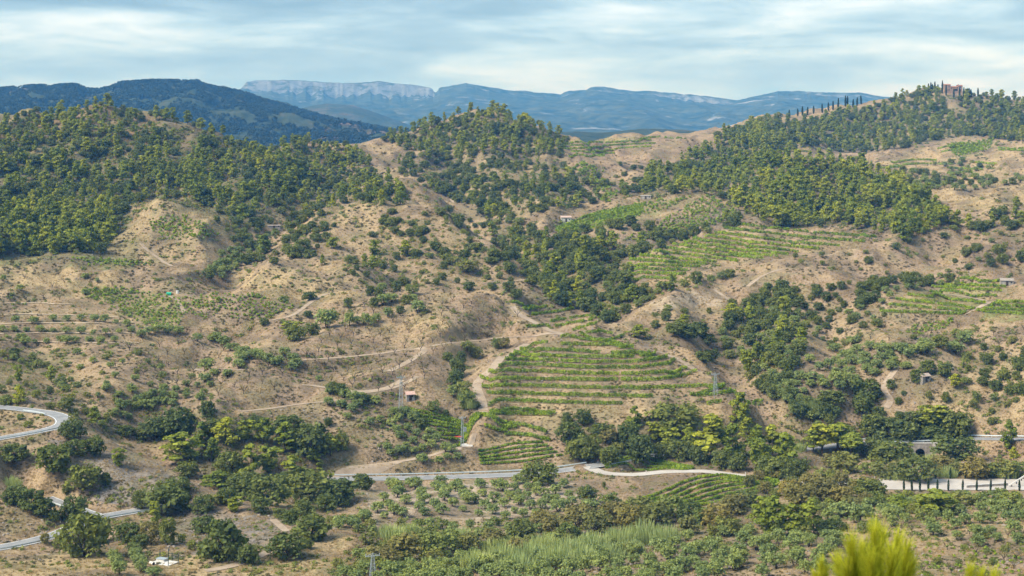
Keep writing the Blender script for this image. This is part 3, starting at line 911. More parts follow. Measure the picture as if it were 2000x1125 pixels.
crest_m = [(300,200),(430,182),(470,174),(482,160),(500,157),(560,157),(640,161),(700,164),(740,160),(790,164),(835,170),(844,173),(848,180),(853,180),(858,171),(890,166),(910,163),(940,168),(1000,178),(1050,182),(1095,186),(1110,178),(1145,177),(1155,171),(1175,172),(1240,178),(1280,178),(1300,182),(1370,188),(1420,195),(1440,196),(1475,188),(1520,178),(1600,180),(1680,181),(1715,188),(1760,195),(1900,205),(2100,215),(2500,222)]
cliff_m = [(300,0),(470,3),(490,22),(560,26),(660,26),(760,24),(835,24),(846,18),(850,3),(862,8),(890,3),(930,4),(980,6),(1080,5),(1110,6),(1160,8),(1240,5),(1310,8),(1340,11),(1420,8),(1445,2),(1520,5),(1600,6),(1700,9),(1720,6),(1800,3),(2500,3)]
mountain('massif_mountain', crest_m, 9200, 5200, 300, LIME, 200, 2500, 900, 190, 120, cliff_m, 4)
mountain('foothill_mountain', [(400,262),(560,225),(600,208),(640,202),(690,206),(740,222),(800,244),(860,262),(950,280)], 6000, 4700, 300, WOODED, 380, 980, 240, 90, 80, None, 9)
far_hill, fx, fd, fz = mountain('wooded_mountain', [(-500,205),(-200,182),(0,178),(60,172),(130,170),(145,169),(165,178),(190,180),(205,178),(245,165),(300,161),(360,162),(380,160),(400,170),(430,177),(470,184),(500,194),(560,212),(620,228),(680,243),(740,252),(800,268),(900,300)], 3900, 2650, 318, WOODED, -500, 900, 620, 220, 90, None, 15)
mountain('low_wooded_hill', [(1000,280),(1080,258),(1180,259),(1250,252),(1330,253),(1400,259),(1480,264),(1600,285)], 3300, 2900, 300, WOODED, 980, 1620, 220, 60, 22, None, 23)

# ------------------------------------------------------------------ plants: materials
def foliage(name, dark, light, rnd=0.35, trans=0.34, warm=(0.30, 0.24, 0.07), warm_amt=0.0):
    t = NT(name)
    tone = t.attr('tone')
    oi = t.node('ShaderNodeObjectInfo').outputs['Random']
    c = t.mix(tone, dark, light)
    c = t.mix(t.math('MULTIPLY', oi, rnd), c, t.mix(1.0, c, (1.75, 1.5, 1.0), 'MULTIPLY'))
    oi2 = t.math('FRACT', t.math('MULTIPLY', oi, 7.31))
    c = t.mix(t.math('MULTIPLY', oi2, rnd), c, t.mix(1.0, c, (0.55, 0.66, 0.72), 'MULTIPLY'))
    if warm_amt:
        c = t.mix(t.math('MULTIPLY', t.fac(t.math('FRACT', t.math('MULTIPLY', oi, 13.7)), 0.4, 1.0), warm_amt), c, warm)
    return t.finish(c, 0.7, 0.08, translucent=trans)

M_PINE = foliage('pine_needles', (0.110, 0.145, 0.024), (0.37, 0.41, 0.060), 0.85)
M_OAK = foliage('holm_oak_leaves', (0.060, 0.085, 0.026), (0.210, 0.245, 0.072), 0.7)
M_FARWOOD = foliage('far_wood_leaves', (0.024, 0.040, 0.020), (0.070, 0.090, 0.040), 0.5)
M_OLIVE = foliage('olive_leaves', (0.135, 0.180, 0.055), (0.34, 0.40, 0.140), 0.45)
M_SHRUB = foliage('shrub_leaves', (0.115, 0.150, 0.038), (0.26, 0.30, 0.085), 0.6, warm_amt=0.35)
M_AUTUMN = foliage('turning_leaves', (0.150, 0.140, 0.045), (0.310, 0.270, 0.095), 0.5, warm=(0.14, 0.18, 0.05), warm_amt=0.9)
M_ALMOND = foliage('almond_leaves', (0.150, 0.150, 0.050), (0.270, 0.255, 0.095), 0.4)
M_CYPRESS = foliage('cypress_foliage', (0.014, 0.028, 0.012), (0.034, 0.058, 0.020), 0.3, 0.05)
M_REED = foliage('cane_leaves', (0.24, 0.31, 0.09), (0.46, 0.52, 0.21), 0.4, 0.35)
M_VINE = foliage('vine_leaves', (0.12, 0.195, 0.02), (0.33, 0.43, 0.05), 0.35, 0.3)
M_GRASSY = foliage('dry_grass_blades', (0.27, 0.19, 0.085), (0.46, 0.34, 0.165), 0.4, 0.15)
M_THYME = foliage('low_scrub', (0.075, 0.070, 0.034), (0.150, 0.130, 0.062), 0.6, 0.1)
M_BARK = plain('bark', (0.11, 0.085, 0.065), 0.95, 0.05, 0.4, 6)
M_DARKBARK = plain('dark_bark', (0.055, 0.043, 0.036), 0.95, 0.05, 0.35, 6)

# ------------------------------------------------------------------ plants: shapes (unit height, base at the origin)
def rand_dirs(r, n):
    v = r.normal(size=(n, 3))
    return v / (np.linalg.norm(v, axis=1)[:, None] + 1e-9)

def leaf_quads(r, c, nrm, size, aspect=0.8, jitter=0.9):
    n = len(c)
    nrm = nrm + r.normal(size=(n, 3)) * jitter * 0.6
    nrm /= np.linalg.norm(nrm, axis=1)[:, None] + 1e-9
    ref = rand_dirs(r, n)
    a = np.cross(nrm, ref); a /= np.linalg.norm(a, axis=1)[:, None] + 1e-9
    b = np.cross(nrm, a)
    s = (np.asarray(size) * r.uniform(0.6, 1.3, n))[:, None]
    a, b = a * s, b * s * aspect
    k1 = r.uniform(0.4, 1.0, (n, 1)); k2 = r.uniform(0.4, 1.0, (n, 1))
    V = np.stack([c - a * k1 - b * k2, c + a - b * k1, c + a * k2 + b, c - a + b * k1], 1).reshape(-1, 3)
    return V, np.arange(4 * n).reshape(n, 4)

def clump_crown(r, clumps, per, leaf, up=0.35, jitter=0.9):
    """leaf sprays over the outside of many small clumps"""
    Vs, Fs, T, base_ = [], [], [], 0
    for (cx_, cy_, cz_, rx, rz) in clumps:
        d = rand_dirs(r, per)
        d[:, 2] = np.where(d[:, 2] < -0.35, -d[:, 2] * 0.5, d[:, 2])
        rad = r.uniform(0.55, 1.08, per)[:, None]
        c = np.array([cx_, cy_, cz_]) + d * rad * np.array([rx, rx, rz])
        nrm = d * np.array([1, 1, 1.2]); nrm[:, 2] += up
        V, Fq = leaf_quads(r, c, nrm, leaf * (0.7 + 0.6 * r.random()), jitter=jitter)
        Vs.append(V); Fs.append(Fq + base_); base_ += len(V)
        T.append(np.clip(r.normal(0.35 + 0.35 * r.random(), 0.17, per), 0, 1))
    return np.concatenate(Vs), np.concatenate(Fs), np.concatenate(T)

def tube(pts, rad, k=6):
    pts = np.asarray(pts, float)
    tg = np.gradient(pts, axis=0); tg /= np.linalg.norm(tg, axis=1)[:, None] + 1e-9
    ref = np.array([0.3, 0.9, 0.1]); ref2 = np.array([1.0, 0.1, 0.0])
    V = []
    for p, t_, rr in zip(pts, tg, rad):
        a = np.cross(t_, ref if abs(t_ @ ref) < 0.85 else ref2); a /= np.linalg.norm(a)
        b = np.cross(t_, a)
        for i in range(k):
            an = 2 * math.pi * i / k
            V.append(p + (a * math.cos(an) + b * math.sin(an)) * rr)
    Fc = []
    for i in range(len(pts) - 1):
        for j in range(k):
            Fc.append((i * k + j, i * k + (j + 1) % k, (i + 1) * k + (j + 1) % k, (i + 1) * k + j))
    return np.array(V), np.array(Fc)

def join(parts):
    V, Fc, b = [], [], 0
    for v, f in parts:
        V.append(v); Fc.append(f + b); b += len(v)
    return np.concatenate(V), np.concatenate(Fc)

def norm_tree(V):
    """bring a crown to unit height"""
    return V / np.percentile(V[:, 2], 99.6)

def crown_mesh(name, V, Fq, T, mat):
    me = new_mesh(name, V, Fq, mat)
    face_attr(me, 'tone', T)
    return me

def limb(r, p0, p1, r0, r1, n=4, wob=0.03):
    t_ = np.linspace(0, 1, n)[:, None]
    P = np.asarray(p0) * (1 - t_) + np.asarray(p1) * t_
    P[1:-1] += r.normal(size=(n - 2, 3)) * wob
    return tube(P, np.linspace(r0, r1, n), 5)

def make_pine(seed, wide=0.55, bare=0.22, per=44, n=34, leaf=0.036, top=0.22, full=0.80):
    r = np.random.default_rng(seed)
    lean = r.normal(size=2) * 0.04
    clumps = []
    for k in range(n):
        t_ = bare + (1 - bare) * (k + r.random() * 0.6) / n
        prof = math.sin(math.pi * min(1, ((t_ - bare) / (1 - bare)) * full + top)) ** 0.75
        a = r.uniform(0, 2 * math.pi)
        rad = wide * 0.5 * prof * r.uniform(0.2, 0.9)
        s = wide * 0.19 * r.uniform(0.75, 1.25) * (1.15 - 0.35 * t_)
        clumps.append((lean[0] * t_ + math.cos(a) * rad, lean[1] * t_ + math.sin(a) * rad, min(t_, 0.965), s, s * 0.72))
    V, Fq, T = clump_crown(r, clumps, per, leaf)
    V = norm_tree(V)
    parts = [tube([(0, 0, -0.03), (lean[0] * .3, lean[1] * .3, .3), (lean[0] * .6 + .012, lean[1] * .6, .6), (lean[0], lean[1], .92)], [.022, .018, .012, .004], 6)]
    for c in clumps[::3]:
        parts.append(limb(r, (lean[0] * c[2], lean[1] * c[2], max(0.1, c[2] - 0.08)), c[:3], .006, .002))
    return crown_mesh('crown', V, Fq, T, M_PINE), new_mesh('trunk', *join(parts), M_BARK, True)

def make_round(seed, mat, wide=1.0, n=30, per=46, leaf=0.050, trunk=0.08, bark=None, stems=1, flat=1.0, low=0.06):
    """round, many-lobed crown sitting low on a short trunk"""
    r = np.random.default_rng(seed)
    clumps = []
    for k in range(n):
        a = 2.39996 * k + r.uniform(-.5, .5)
        h = low + (0.86 - low) * ((k + 0.5) / n) ** 0.85
        rr = wide * 0.5 * math.sqrt(max(0.02, 1 - ((h - 0.42) / 0.56) ** 2)) * r.uniform(0.45, 0.92) * (1 if h > 0.3 else 0.9)
        s = 0.19 * r.uniform(0.75, 1.3) * min(wide, 1.2)
        clumps.append((math.cos(a) * rr, math.sin(a) * rr, h * flat, s, s * 0.85 * flat))
    V, Fq, T = clump_crown(r, clumps, per, leaf)
    V = norm_tree(V)
    parts = []
    for s in range(stems):
        a = 2 * math.pi * s / stems + r.uniform(0, 1)
        q = 0.10 * (stems > 1)
        parts.append(tube([(math.cos(a) * q * .3, math.sin(a) * q * .3, -0.05), (math.cos(a) * q, math.sin(a) * q, trunk), (math.cos(a) * q * 2, math.sin(a) * q * 2, 0.45 * flat)], [.05 / stems ** .4, .04 / stems ** .4, .02], 6))
    for c in clumps[::4]:
        parts.append(limb(r, (0, 0, trunk), c[:3], .016, .004))
    return crown_mesh('crown', V, Fq, T, mat), new_mesh('trunk', *join(parts), bark or M_DARKBARK, True)

def make_bare(seed, leaf_n=120):
    """almond after a dry summer: dark forked limbs, thin leaf sprays"""
    r = np.random.default_rng(seed)
    parts = [tube([(0, 0, -.04), (.01, .0, .14), (.0, .02, .30)], [.038, .032, .028], 6)]
    tips = []
    for k in range(5):
        a = 2 * math.pi * k / 5 + r.uniform(-.4, .4)
        m = np.array([math.cos(a) * r.uniform(.16, .26), math.sin(a) * r.uniform(.16, .26), r.uniform(.48, .62)])
        parts.append(limb(r, (0, .02, .28), m, .022, .012, wob=.02))
        for j in range(3):
            e = m + np.array([math.cos(a + r.uniform(-.9, .9)) * r.uniform(.1, .24), math.sin(a + r.uniform(-.9, .9)) * r.uniform(.1, .24), r.uniform(.12, .38)])
            parts.append(limb(r, m, e, .010, .004, wob=.02)); tips.append(e)
    tips = np.array(tips)
    c = tips[r.integers(0, len(tips), leaf_n)] + r.normal(size=(leaf_n, 3)) * .065
    V, Fq = leaf_quads(r, c, rand_dirs(r, leaf_n) + [0, 0, .4], .028)
    return crown_mesh('crown', V, Fq, r.random(leaf_n), M_ALMOND), new_mesh('trunk', *join(parts), M_DARKBARK, True)

def make_column(seed, mat, wide, n=520, leaf=0.028, low=0.04, power=0.6, bark=None):
    r = np.random.default_rng(seed)
    h = low + (1 - low) * r.random(n) ** 0.9
    prof = np.sin(np.pi * np.clip((h - low) / (1 - low) * 0.86 + 0.14, 0, 1)) ** power
    a = r.uniform(0, 2 * math.pi, n)
    rad = wide / 2 * prof * r.uniform(0.75, 1.05, n)
    c = np.stack([np.cos(a) * rad, np.sin(a) * rad, h * 0.985], 1)
    nrm = np.stack([np.cos(a), np.sin(a), np.full(n, .25)], 1)
    V, Fq = leaf_quads(r, c, nrm, leaf, jitter=.6)
    T = np.clip(fbm(a * 2, h * 7, 2, seed) + r.normal(0, .12, n), 0, 1)
    return crown_mesh('crown', V, Fq, T, mat), new_mesh('trunk', *tube([(0, 0, -.03), (0, 0, .2), (0, 0, .8)], [.022, .018, .004], 6), bark or M_BARK, True)

def blade_mesh(name, seed, mat, n, spread, h0, h1, w, bend, bow=0.0):
    """tuft of blades: reeds, dry grass"""
    r = np.random.default_rng(seed)
    V, Fq, T = [], [], []
    for k in range(n):
        a, q = r.uniform(0, 2 * math.pi), spread * math.sqrt(r.random())
        b0 = np.array([math.cos(a) * q, math.sin(a) * q, 0])
        hh = r.uniform(h0, h1) * (1 - bow * (q / spread) ** 2)
        da = a + r.uniform(-1.2, 1.2)
        out = np.array([math.cos(da), math.sin(da), 0]) * bend * r.uniform(0.2, 1.2)
        side = np.array([-math.sin(da + r.uniform(-1, 1)), math.cos(da), 0]) * w
        m = b0 + out * .35 + [0, 0, hh * .6]; e = b0 + out + [0, 0, hh]
        i = len(V)
        V += [b0 - side, b0 + side, m + side, m - side, e + side * .25, e - side * .25]
        Fq += [(i, i + 1, i + 2, i + 3), (i + 3, i + 2, i + 4, i + 5)]
        tt = r.random(); T += [tt, min(1, tt + .15)]
    return crown_mesh(name, np.array(V), np.array(Fq), T, mat)

def joined(crown, trunk, name):
    """crown and trunk as one mesh, for trees too small to show parts"""
    nv = len(trunk.vertices)
    a = np.empty(nv * 3, np.float32); trunk.vertices.foreach_get('co', a)
    b = np.empty(len(crown.vertices) * 3, np.float32); crown.vertices.foreach_get('co', b)
    fa = np.empty(len(trunk.loops), np.int32); trunk.loops.foreach_get('vertex_index', fa)
    fb = np.empty(len(crown.loops), np.int32); crown.loops.foreach_get('vertex_index', fb)
    fa, fb = fa.reshape(-1, 4), fb.reshape(-1, 4) + nv
    me = new_mesh(name, np.concatenate([a, b]).reshape(-1, 3), np.concatenate([fa, fb]))
    me.materials.append(trunk.materials[0]); me.materials.append(crown.materials[0])
    me.polygons.foreach_set('material_index', np.concatenate([np.zeros(len(fa), np.int32), np.ones(len(fb), np.int32)]))
    tn = np.empty(len(crown.polygons), np.float32); crown.attributes['tone'].data.foreach_get('value', tn)
    face_attr(me, 'tone', np.concatenate([np.zeros(len(fa)), tn]))
    return me

PROTO = {
 'pine': [make_pine(100 + i, 0.50 + 0.09 * (i % 5), 0.06 + 0.07 * (i % 3), 44, 26 + 4 * (i % 4), 0.038, (0.22, 0.30, 0.12, 0.06)[i % 4], (0.80, 0.72, 0.80, 0.74)[i % 4]) for i in range(10)],
 'tallpine': [make_pine(150 + i, 0.56, 0.46, 44, 26) for i in range(3)],
 'oak': [make_round(200 + i, M_OAK, 1.05 + .1 * (i % 3)) for i in range(6)],
 'olive': [make_round(300 + i, M_OLIVE, 1.05, 24, 34, 0.050, 0.16, M_DARKBARK, 2, 0.98, 0.26) for i in range(6)],
 'shrub': [make_round(400 + i, M_SHRUB, 1.25, 22, 34, 0.060, 0.05, M_BARK, 2, 1.0, 0.05) for i in range(5)],
 'autumn': [make_round(500 + i, M_AUTUMN, 1.1, 26, 40, 0.048, 0.10, M_BARK, 2, 1.0, 0.10) for i in range(5)],
 'almond': [make_bare(600 + i) for i in range(6)],
 'cypress': [make_column(700 + i, M_CYPRESS, 0.16) for i in range(3)],
 'poplar': [make_column(720 + i, M_PINE, 0.34, 800, 0.035, 0.06, 0.55) for i in range(2)],
}
NAMES = {'pine': 'pine_tree', 'tallpine': 'pine_tree', 'oak': 'holm_oak', 'olive': 'olive_tree', 'shrub': 'shrub', 'autumn': 'riverside_tree', 'almond': 'almond_tree', 'cypress': 'cypress_tree', 'poplar': 'poplar_tree'}
CATS = {'pine': 'pine tree', 'tallpine': 'pine tree', 'oak': 'oak tree', 'olive': 'olive tree', 'shrub': 'shrub', 'autumn': 'tree', 'almond': 'almond tree', 'cypress': 'cypress', 'poplar': 'poplar'}
LOOK = {'pine': 'yellow-green pine', 'tallpine': 'pine with tall bare trunk', 'oak': 'dark round holm oak', 'olive': 'grey-green olive tree', 'shrub': 'dull green shrub', 'autumn': 'olive-brown leafy tree', 'almond': 'nearly bare almond tree', 'cypress': 'slender dark cypress', 'poplar': 'tall columnar green poplar'}
def spread_of(me):
    a = np.empty(len(me.vertices) * 3, np.float32); me.vertices.foreach_get('co', a); a = a.reshape(-1, 3)
    return float(np.percentile(a[:, 0], 98) - np.percentile(a[:, 0], 2))
ASP = {k: float(np.mean([spread_of(c) for c, t_ in v])) for k, v in PROTO.items()}
ONE = {k: [joined(c, t_, NAMES[k]) for c, t_ in v] for k, v in PROTO.items()}

# ------------------------------------------------------------------ plants: where they stand
PLANTS = []     # kind, zone, x, y, z, height, width factor
def plant(kind, zone, px, py, h, wf=1.0, base=None):
    g = ground(px, py) if base is None else base
    if g is None:
        return
    PLANTS.append([kind, zone, g[0], g[1], g[2], h, wf])

def big(zone, items):
    """single trees: column, row of the foot, height and width in the photograph"""
    for kind, px, py, hp, wp in items:
        g = ground(px, py)
        if g is None:
            continue
        h = hp / F * g[1]
        asp = ASP[kind]
        plant(kind, zone, px, py, h, (wp / hp) / asp, g)

big('on the lower left spur', [
 ('oak',28,902,36,50),('oak',105,922,56,62),('oak',148,888,30,42),('oak',166,956,50,56),('oak',206,948,26,20),('oak',185,890,40,30),('pine',229,909,34,21),('oak',130,968,26,14),
 ('oak',28,985,36,44),('oak',60,998,44,48),('oak',85,1008,36,38),('oak',142,1020,52,46),('oak',165,1086,84,78),('oak',106,1018,22,22),('oak',195,1060,55,40),('shrub',120,1073,24,26),('autumn',88,1062,22,16),
 ('oak',277,994,38,30),('oak',325,998,52,72),('oak',348,972,40,50),('oak',352,1000,36,36),('pine',304,1027,48,21),('autumn',292,1064,46,42),('oak',250,1062,42,42),('oak',327,1064,54,30),('oak',275,1072,30,30),
 ('oak',397,1001,36,40),('oak',398,1041,34,38),('oak',435,1096,82,76),('oak',482,1101,38,40),('oak',405,1090,36,34),('shrub',427,984,22,34),('shrub',374,1074,20,18),('oak',425,1098,26,22),('shrub',355,1060,18,16),('shrub',440,950,26,30),
 ('oak',143,857,38,44),('shrub',55,835,14,16),('shrub',40,820,12,14)])
big('in the wooded gully left of the road', [
 ('oak',352,850,56,58),('oak',312,853,42,52),('oak',285,857,32,42),('oak',245,851,22,32),('oak',405,816,34,25),('pine',350,908,62,60),('pine',412,903,48,32),('oak',450,927,46,48),('pine',490,938,72,42),('oak',366,932,32,38),('pine',425,952,34,40),
 ('pine',395,870,48,34),('pine',440,870,54,36),('pine',475,860,40,30),('pine',512,868,52,32),('pine',556,882,58,46),('oak',560,852,42,60),('oak',607,888,62,62),('pine',646,892,48,33),('oak',668,880,36,26),('pine',522,922,52,36),('pine',572,932,42,40),('pine',612,900,24,24),('pine',622,917,28,20),
 ('oak',420,845,30,36),('oak',500,838,26,36),('oak',522,987,62,76),('oak',607,978,62,82),('oak',660,984,48,66),('oak',707,957,32,40),('oak',637,998,34,38),('pine',572,970,42,19),('oak',510,1002,30,34),('oak',592,1010,34,42),('oak',547,1012,20,24),('oak',568,1022,26,32),('oak',470,975,46,52),('oak',445,985,34,36),
 ('oak',560,960,40,44),('oak',480,960,40,50),('pine',455,1000,30,26)])
big('at the foot of the spur', [
 ('oak',610,1054,48,68),('oak',560,1088,46,62),('oak',600,1072,22,24),('olive',712,1018,24,24),('olive',662,1030,24,27),('olive',690,1032,24,27),('shrub',585,1046,16,24)])
big('in the thicket along the wash', [
 ('autumn',792,1092,50,66),('shrub',850,1080,42,62),('autumn',745,1103,38,52),('autumn',915,1074,34,44),('autumn',965,1068,36,40),('autumn',830,1065,30,44),('shrub',880,1062,28,40),
 ('autumn',1020,1052,40,46),('autumn',1060,1036,40,48),('autumn',1090,1048,44,50),('autumn',1130,1030,46,56),('shrub',1110,1052,32,36),('autumn',1165,1040,46,56),('autumn',1200,1026,48,54),('autumn',1230,1034,48,50),('autumn',1280,1026,44,60),('autumn',1010,1080,28,44),('autumn',1345,1045,38,40),('shrub',1310,1008,42,56),('oak',1350,1020,40,44),('shrub',1375,1025,34,40),
 ('shrub',1190,995,34,40),('olive',1150,1000,26,32),('olive',1090,1000,24,28),('shrub',1250,1000,30,44),('autumn',1400,1030,44,54),('autumn',1430,1005,40,50),('shrub',1420,1045,36,44),('autumn',1455,990,34,42)])
big('beside the lower pines and lane', [
 ('pine',1490,1028,58,46),('pine',1510,1052,82,50),('pine',1550,1048,64,54),('pine',1590,1042,68,38),('oak',1627,1042,30,36),('autumn',1560,985,40,50),('autumn',1585,965,42,50),('autumn',1610,975,44,54),('autumn',1540,970,34,40),('autumn',1640,980,30,40),('oak',1700,974,38,58),('autumn',1690,960,26,46),('pine',1757,1004,38,42),('pine',1830,1005,48,72),('shrub',1800,995,26,34),('shrub',1880,988,26,44),('shrub',1930,985,26,50),('shrub',1975,985,26,40),('autumn',1660,1000,30,40),('olive',1680,1020,38,40),('olive',1640,1010,30,40),('olive',1735,1010,28,36)])
big('in the roadside belt under the terraces', [
 ('oak',1315,844,62,90),('pine',1242,832,40,28),('pine',1232,838,26,22),('oak',1140,830,32,30),('oak',1107,832,28,20),('oak',1112,864,42,42),('oak',1147,897,48,48),('oak',1122,896,36,34),('oak',1192,908,38,40),('oak',1230,880,54,42),('oak',1250,900,54,44),('pine',1305,886,54,36),('pine',1277,860,38,22),('oak',1290,897,32,28),('pine',1390,898,88,74),('pine',1430,893,66,38),('pine',1442,833,70,32),('pine',1475,893,64,44),('pine',1488,918,60,36),('pine',1460,860,44,28),('oak',1330,898,40,40),('oak',1365,905,36,34),('oak',1410,915,36,36),('oak',1440,918,34,34),('autumn',1185,862,26,36),('oak',1175,850,24,34),('shrub',1205,885,24,28),('pine',1345,870,36,24),
 ('pine',1510,903,74,42),('pine',1540,908,64,42),('pine',1588,882,44,32),('tallpine',1607,889,66,46),('tallpine',1634,893,70,54),('tallpine',1660,897,52,36),('oak',1525,935,40,50),('oak',1560,930,36,36),('oak',1500,930,40,40),('shrub',1650,925,42,60),('autumn',1665,890,40,36),('oak',1710,895,42,44),('autumn',1625,915,30,34),('shrub',1610,945,30,40)])
big('around the stone bridge', [
 ('oak',1735,860,46,62),('oak',1700,852,44,46),('oak',1770,862,40,44),('oak',1830,846,40,50),('pine',1822,838,46,50),('oak',1862,855,52,56),('oak',1828,860,30,52),('pine',1974,876,58,28),('oak',1867,897,46,76),('oak',1747,900,38,72),('oak',1720,905,30,44),('autumn',1790,942,48,66),('autumn',1905,935,44,46),('shrub',1960,932,34,50),('shrub',1930,930,28,44),('shrub',1990,930,30,40),('autumn',1730,935,30,50),('autumn',1760,925,28,40),('autumn',1840,915,26,40),('autumn',1870,925,24,30),('pine',1980,900,28,16),('shrub',1700,925,24,40),('autumn',1830,930,22,24)])
big('on the right hand dry slope', [
 ('oak',1690,784,48,56),('oak',1625,790,28,48),('pine',1866,757,28,21),('oak',1740,760,20,16),('oak',1845,735,28,26),('oak',1812,730,28,28),('oak',1790,748,26,24),('oak',1930,712,20,18),('oak',1848,786,22,16),('shrub',1908,782,16,16),('oak',1755,790,16,14),('shrub',1885,720,26,16),('oak',1990,770,22,20),('oak',1985,742,18,16),('oak',1990,715,18,26),('shrub',1960,740,20,24),('shrub',1815,780,18,12),('oak',1765,772,10,10),('oak',1835,680,26,30),('olive',1810,690,26,34),('olive',1865,690,24,34),('olive',1885,670,24,28),('shrub',1870,660,18,26),('oak',1785,662,10,12)])
big('on the knoll in the middle right', [
 ('oak',1345,660,28,46),('oak',1325,655,26,40),('pine',1335,640,26,22),('oak',1365,652,26,34),('oak',1382,672,22,34),('pine',1245,660,26,30),('oak',1430,600,16,18),('pine',1425,618,26,26),('oak',1440,625,22,20),('shrub',1305,608,14,14),('oak',1338,612,12,14),('oak',1385,612,12,9),('oak',1280,640,16,18),('oak',1375,710,24,30),('oak',1390,705,24,28),('oak',1545,650,16,16),('shrub',1425,700,18,24)])
big('on the oak dotted slope in the centre', [
 ('pine',731,498,30,20),('pine',794,502,34,24),('pine',652,485,22,20),('pine',712,514,20,12),('pine',729,525,26,22),('pine',516,495,38,26),('pine',630,518,22,12),
 ('oak',766,442,18,20),('oak',752,432,14,16),('oak',772,455,14,14),('oak',765,418,12,16),('oak',745,438,12,12),('oak',783,460,10,12),('oak',801,460,14,18),('oak',826,458,18,20),('oak',827,473,14,14),('oak',804,440,10,14),('oak',850,490,18,20),('oak',868,500,18,22),('oak',906,505,18,22),('oak',915,490,16,18),('oak',932,490,18,24),('oak',965,502,18,26),('oak',990,510,22,24),('oak',995,532,22,24),('oak',957,515,14,18),('oak',687,515,16,20),('shrub',885,518,18,30),('shrub',910,530,22,44),('shrub',875,508,14,20),
 ('oak',575,505,28,32),('oak',592,490,24,30),('oak',560,495,20,20),('oak',605,505,18,26),('oak',535,515,14,18),('oak',512,510,14,16),('oak',585,460,10,12),('oak',577,465,10,14),('oak',612,468,10,16),
 ('oak',680,600,20,16),('oak',852,555,12,14),('oak',723,577,20,16),('oak',740,578,18,20),('oak',774,570,22,18),('olive',748,596,22,24),('oak',730,600,20,16),('olive',765,590,18,24),('oak',793,594,20,18),('shrub',804,573,18,28),('olive',817,612,26,26),('olive',808,592,18,18),('oak',781,612,16,14),('olive',746,568,16,18),('olive',758,620,20,16),
 ('olive',638,640,38,38),('oak',610,655,26,26),('pine',573,650,24,36),('oak',577,665,30,34),('olive',683,637,28,20),('olive',698,632,16,14),('olive',713,636,26,18),('olive',725,637,22,16),('olive',736,630,20,14),('oak',604,585,16,26),('oak',601,618,12,16),('oak',515,636,16,16),('shrub',555,590,14,18)])
big('on the small gully beside the terraces', [
 ('oak',893,735,36,28),('oak',890,755,32,30),('oak',900,712,26,20),('olive',885,775,24,22),('shrub',905,775,32,30),('shrub',915,792,32,32),('oak',870,812,13,12),('oak',930,797,14,13),('oak',908,800,18,18),('oak',875,705,18,20),('shrub',912,685,22,24),('shrub',930,700,24,24),('autumn',985,680,22,20),('shrub',970,680,20,18),('shrub',848,805,24,26)])
big('near the track and the small farm shed', [
 ('olive',690,786,24,20),('oak',650,765,20,24),('oak',665,770,22,30),('olive',672,778,20,20),('olive',645,770,16,18),('oak',718,782,12,14),('olive',733,790,18,18),('olive',705,785,20,20),('oak',641,832,18,16),('olive',808,818,20,18),('oak',823,838,22,20),('olive',870,883,20,18)])
big('in two short rows by the water platform', [('olive',222,1095,24,22),('olive',228,1108,26,24),('olive',234,1122,28,26),('olive',258,1082,24,22),('olive',266,1094,26,24),('olive',272,1108,28,26),('olive',276,1118,26,22),('olive',300,1124,18,26)])
# olives counted one by one
def spots(zone, kind, ox, oy, sc, hp, wp, pts, jit=.16):
    for a, b in pts:
        k = 1 + rng.normal() * jit
        big(zone, [(kind, ox + a / sc, oy + b / sc + hp * .45, hp * k, wp * k)])
spots('in the ploughed grove below the road', 'olive', 500, 850, 4, 20, 22, [(1060,370),(1100,410),(1110,450),(1000,480),(1040,540),(1170,500),(1080,585),(1150,600),(950,570),(1005,615),(1250,390),(1290,445),(1310,495),(1280,555),(1310,595),(1440,360),(1450,420),(1470,475),(1400,535),(1450,580),(1580,370),(1600,410),(1630,465),(1540,520),(1620,565),(1710,495),(1755,380),(1770,445),(1740,600),(1790,540),(1860,490),(1930,525),(1950,620),(1850,580),(1930,400),(1985,470),(850,630),(1890,390),(1210,370),(1400,390),(1480,440),(1560,400),(1660,500),(1740,360)])
spots('in the ploughed grove below the road', 'olive', 1000, 850, 4, 18, 18, [(120,400),(200,390),(50,440),(115,470),(190,440),(260,435),(60,515),(145,550),(230,540),(275,500),(330,510),(345,480),(405,535),(470,520),(20,575),(85,610),(190,605),(340,430),(445,460),(560,570),(410,380),(100,350),(40,350),(20,400)])
big('in the ploughed grove below the road', [('oak',1145,981,34,30),('autumn',1150,982,24,18),('oak',1057,946,46,62),('oak',1180,952,12,7)])
spots('on the narrow terraces at the left', 'olive', 0, 380, 3.75, 13, 14, [(115,915),(260,915),(240,925),(390,905),(490,905),(590,905),(695,910),(765,915),(850,925),(930,945),(15,985),(105,985),(195,985),(295,990),(390,990),(485,995),(590,998),(685,1000),(775,998),(875,995),(965,988),(155,1055),(185,1075),(255,1070),(340,1065),(445,1060),(490,1068),(550,1065),(650,1058),(740,1065),(840,1060)])
spots('on the crest beside the pale cone', 'olive', 0, 640, 4, 17, 19, [(1105,45),(1160,20),(1225,12),(1310,15),(1400,20),(1545,75),(1650,75),(1690,60),(1745,110),(1800,150),(1840,140),(1880,195),(1920,180),(1890,240),(1960,210),(1990,190),(1785,255),(1870,290),(1610,300),(1670,345),(1775,350),(1605,395)])
spots('on the crest beside the pale cone', 'olive', 500, 640, 4, 18, 19, [(30,215),(150,265),(180,250),(225,185),(295,245),(280,300),(310,280),(20,200),(90,235),(490,385),(110,245)])
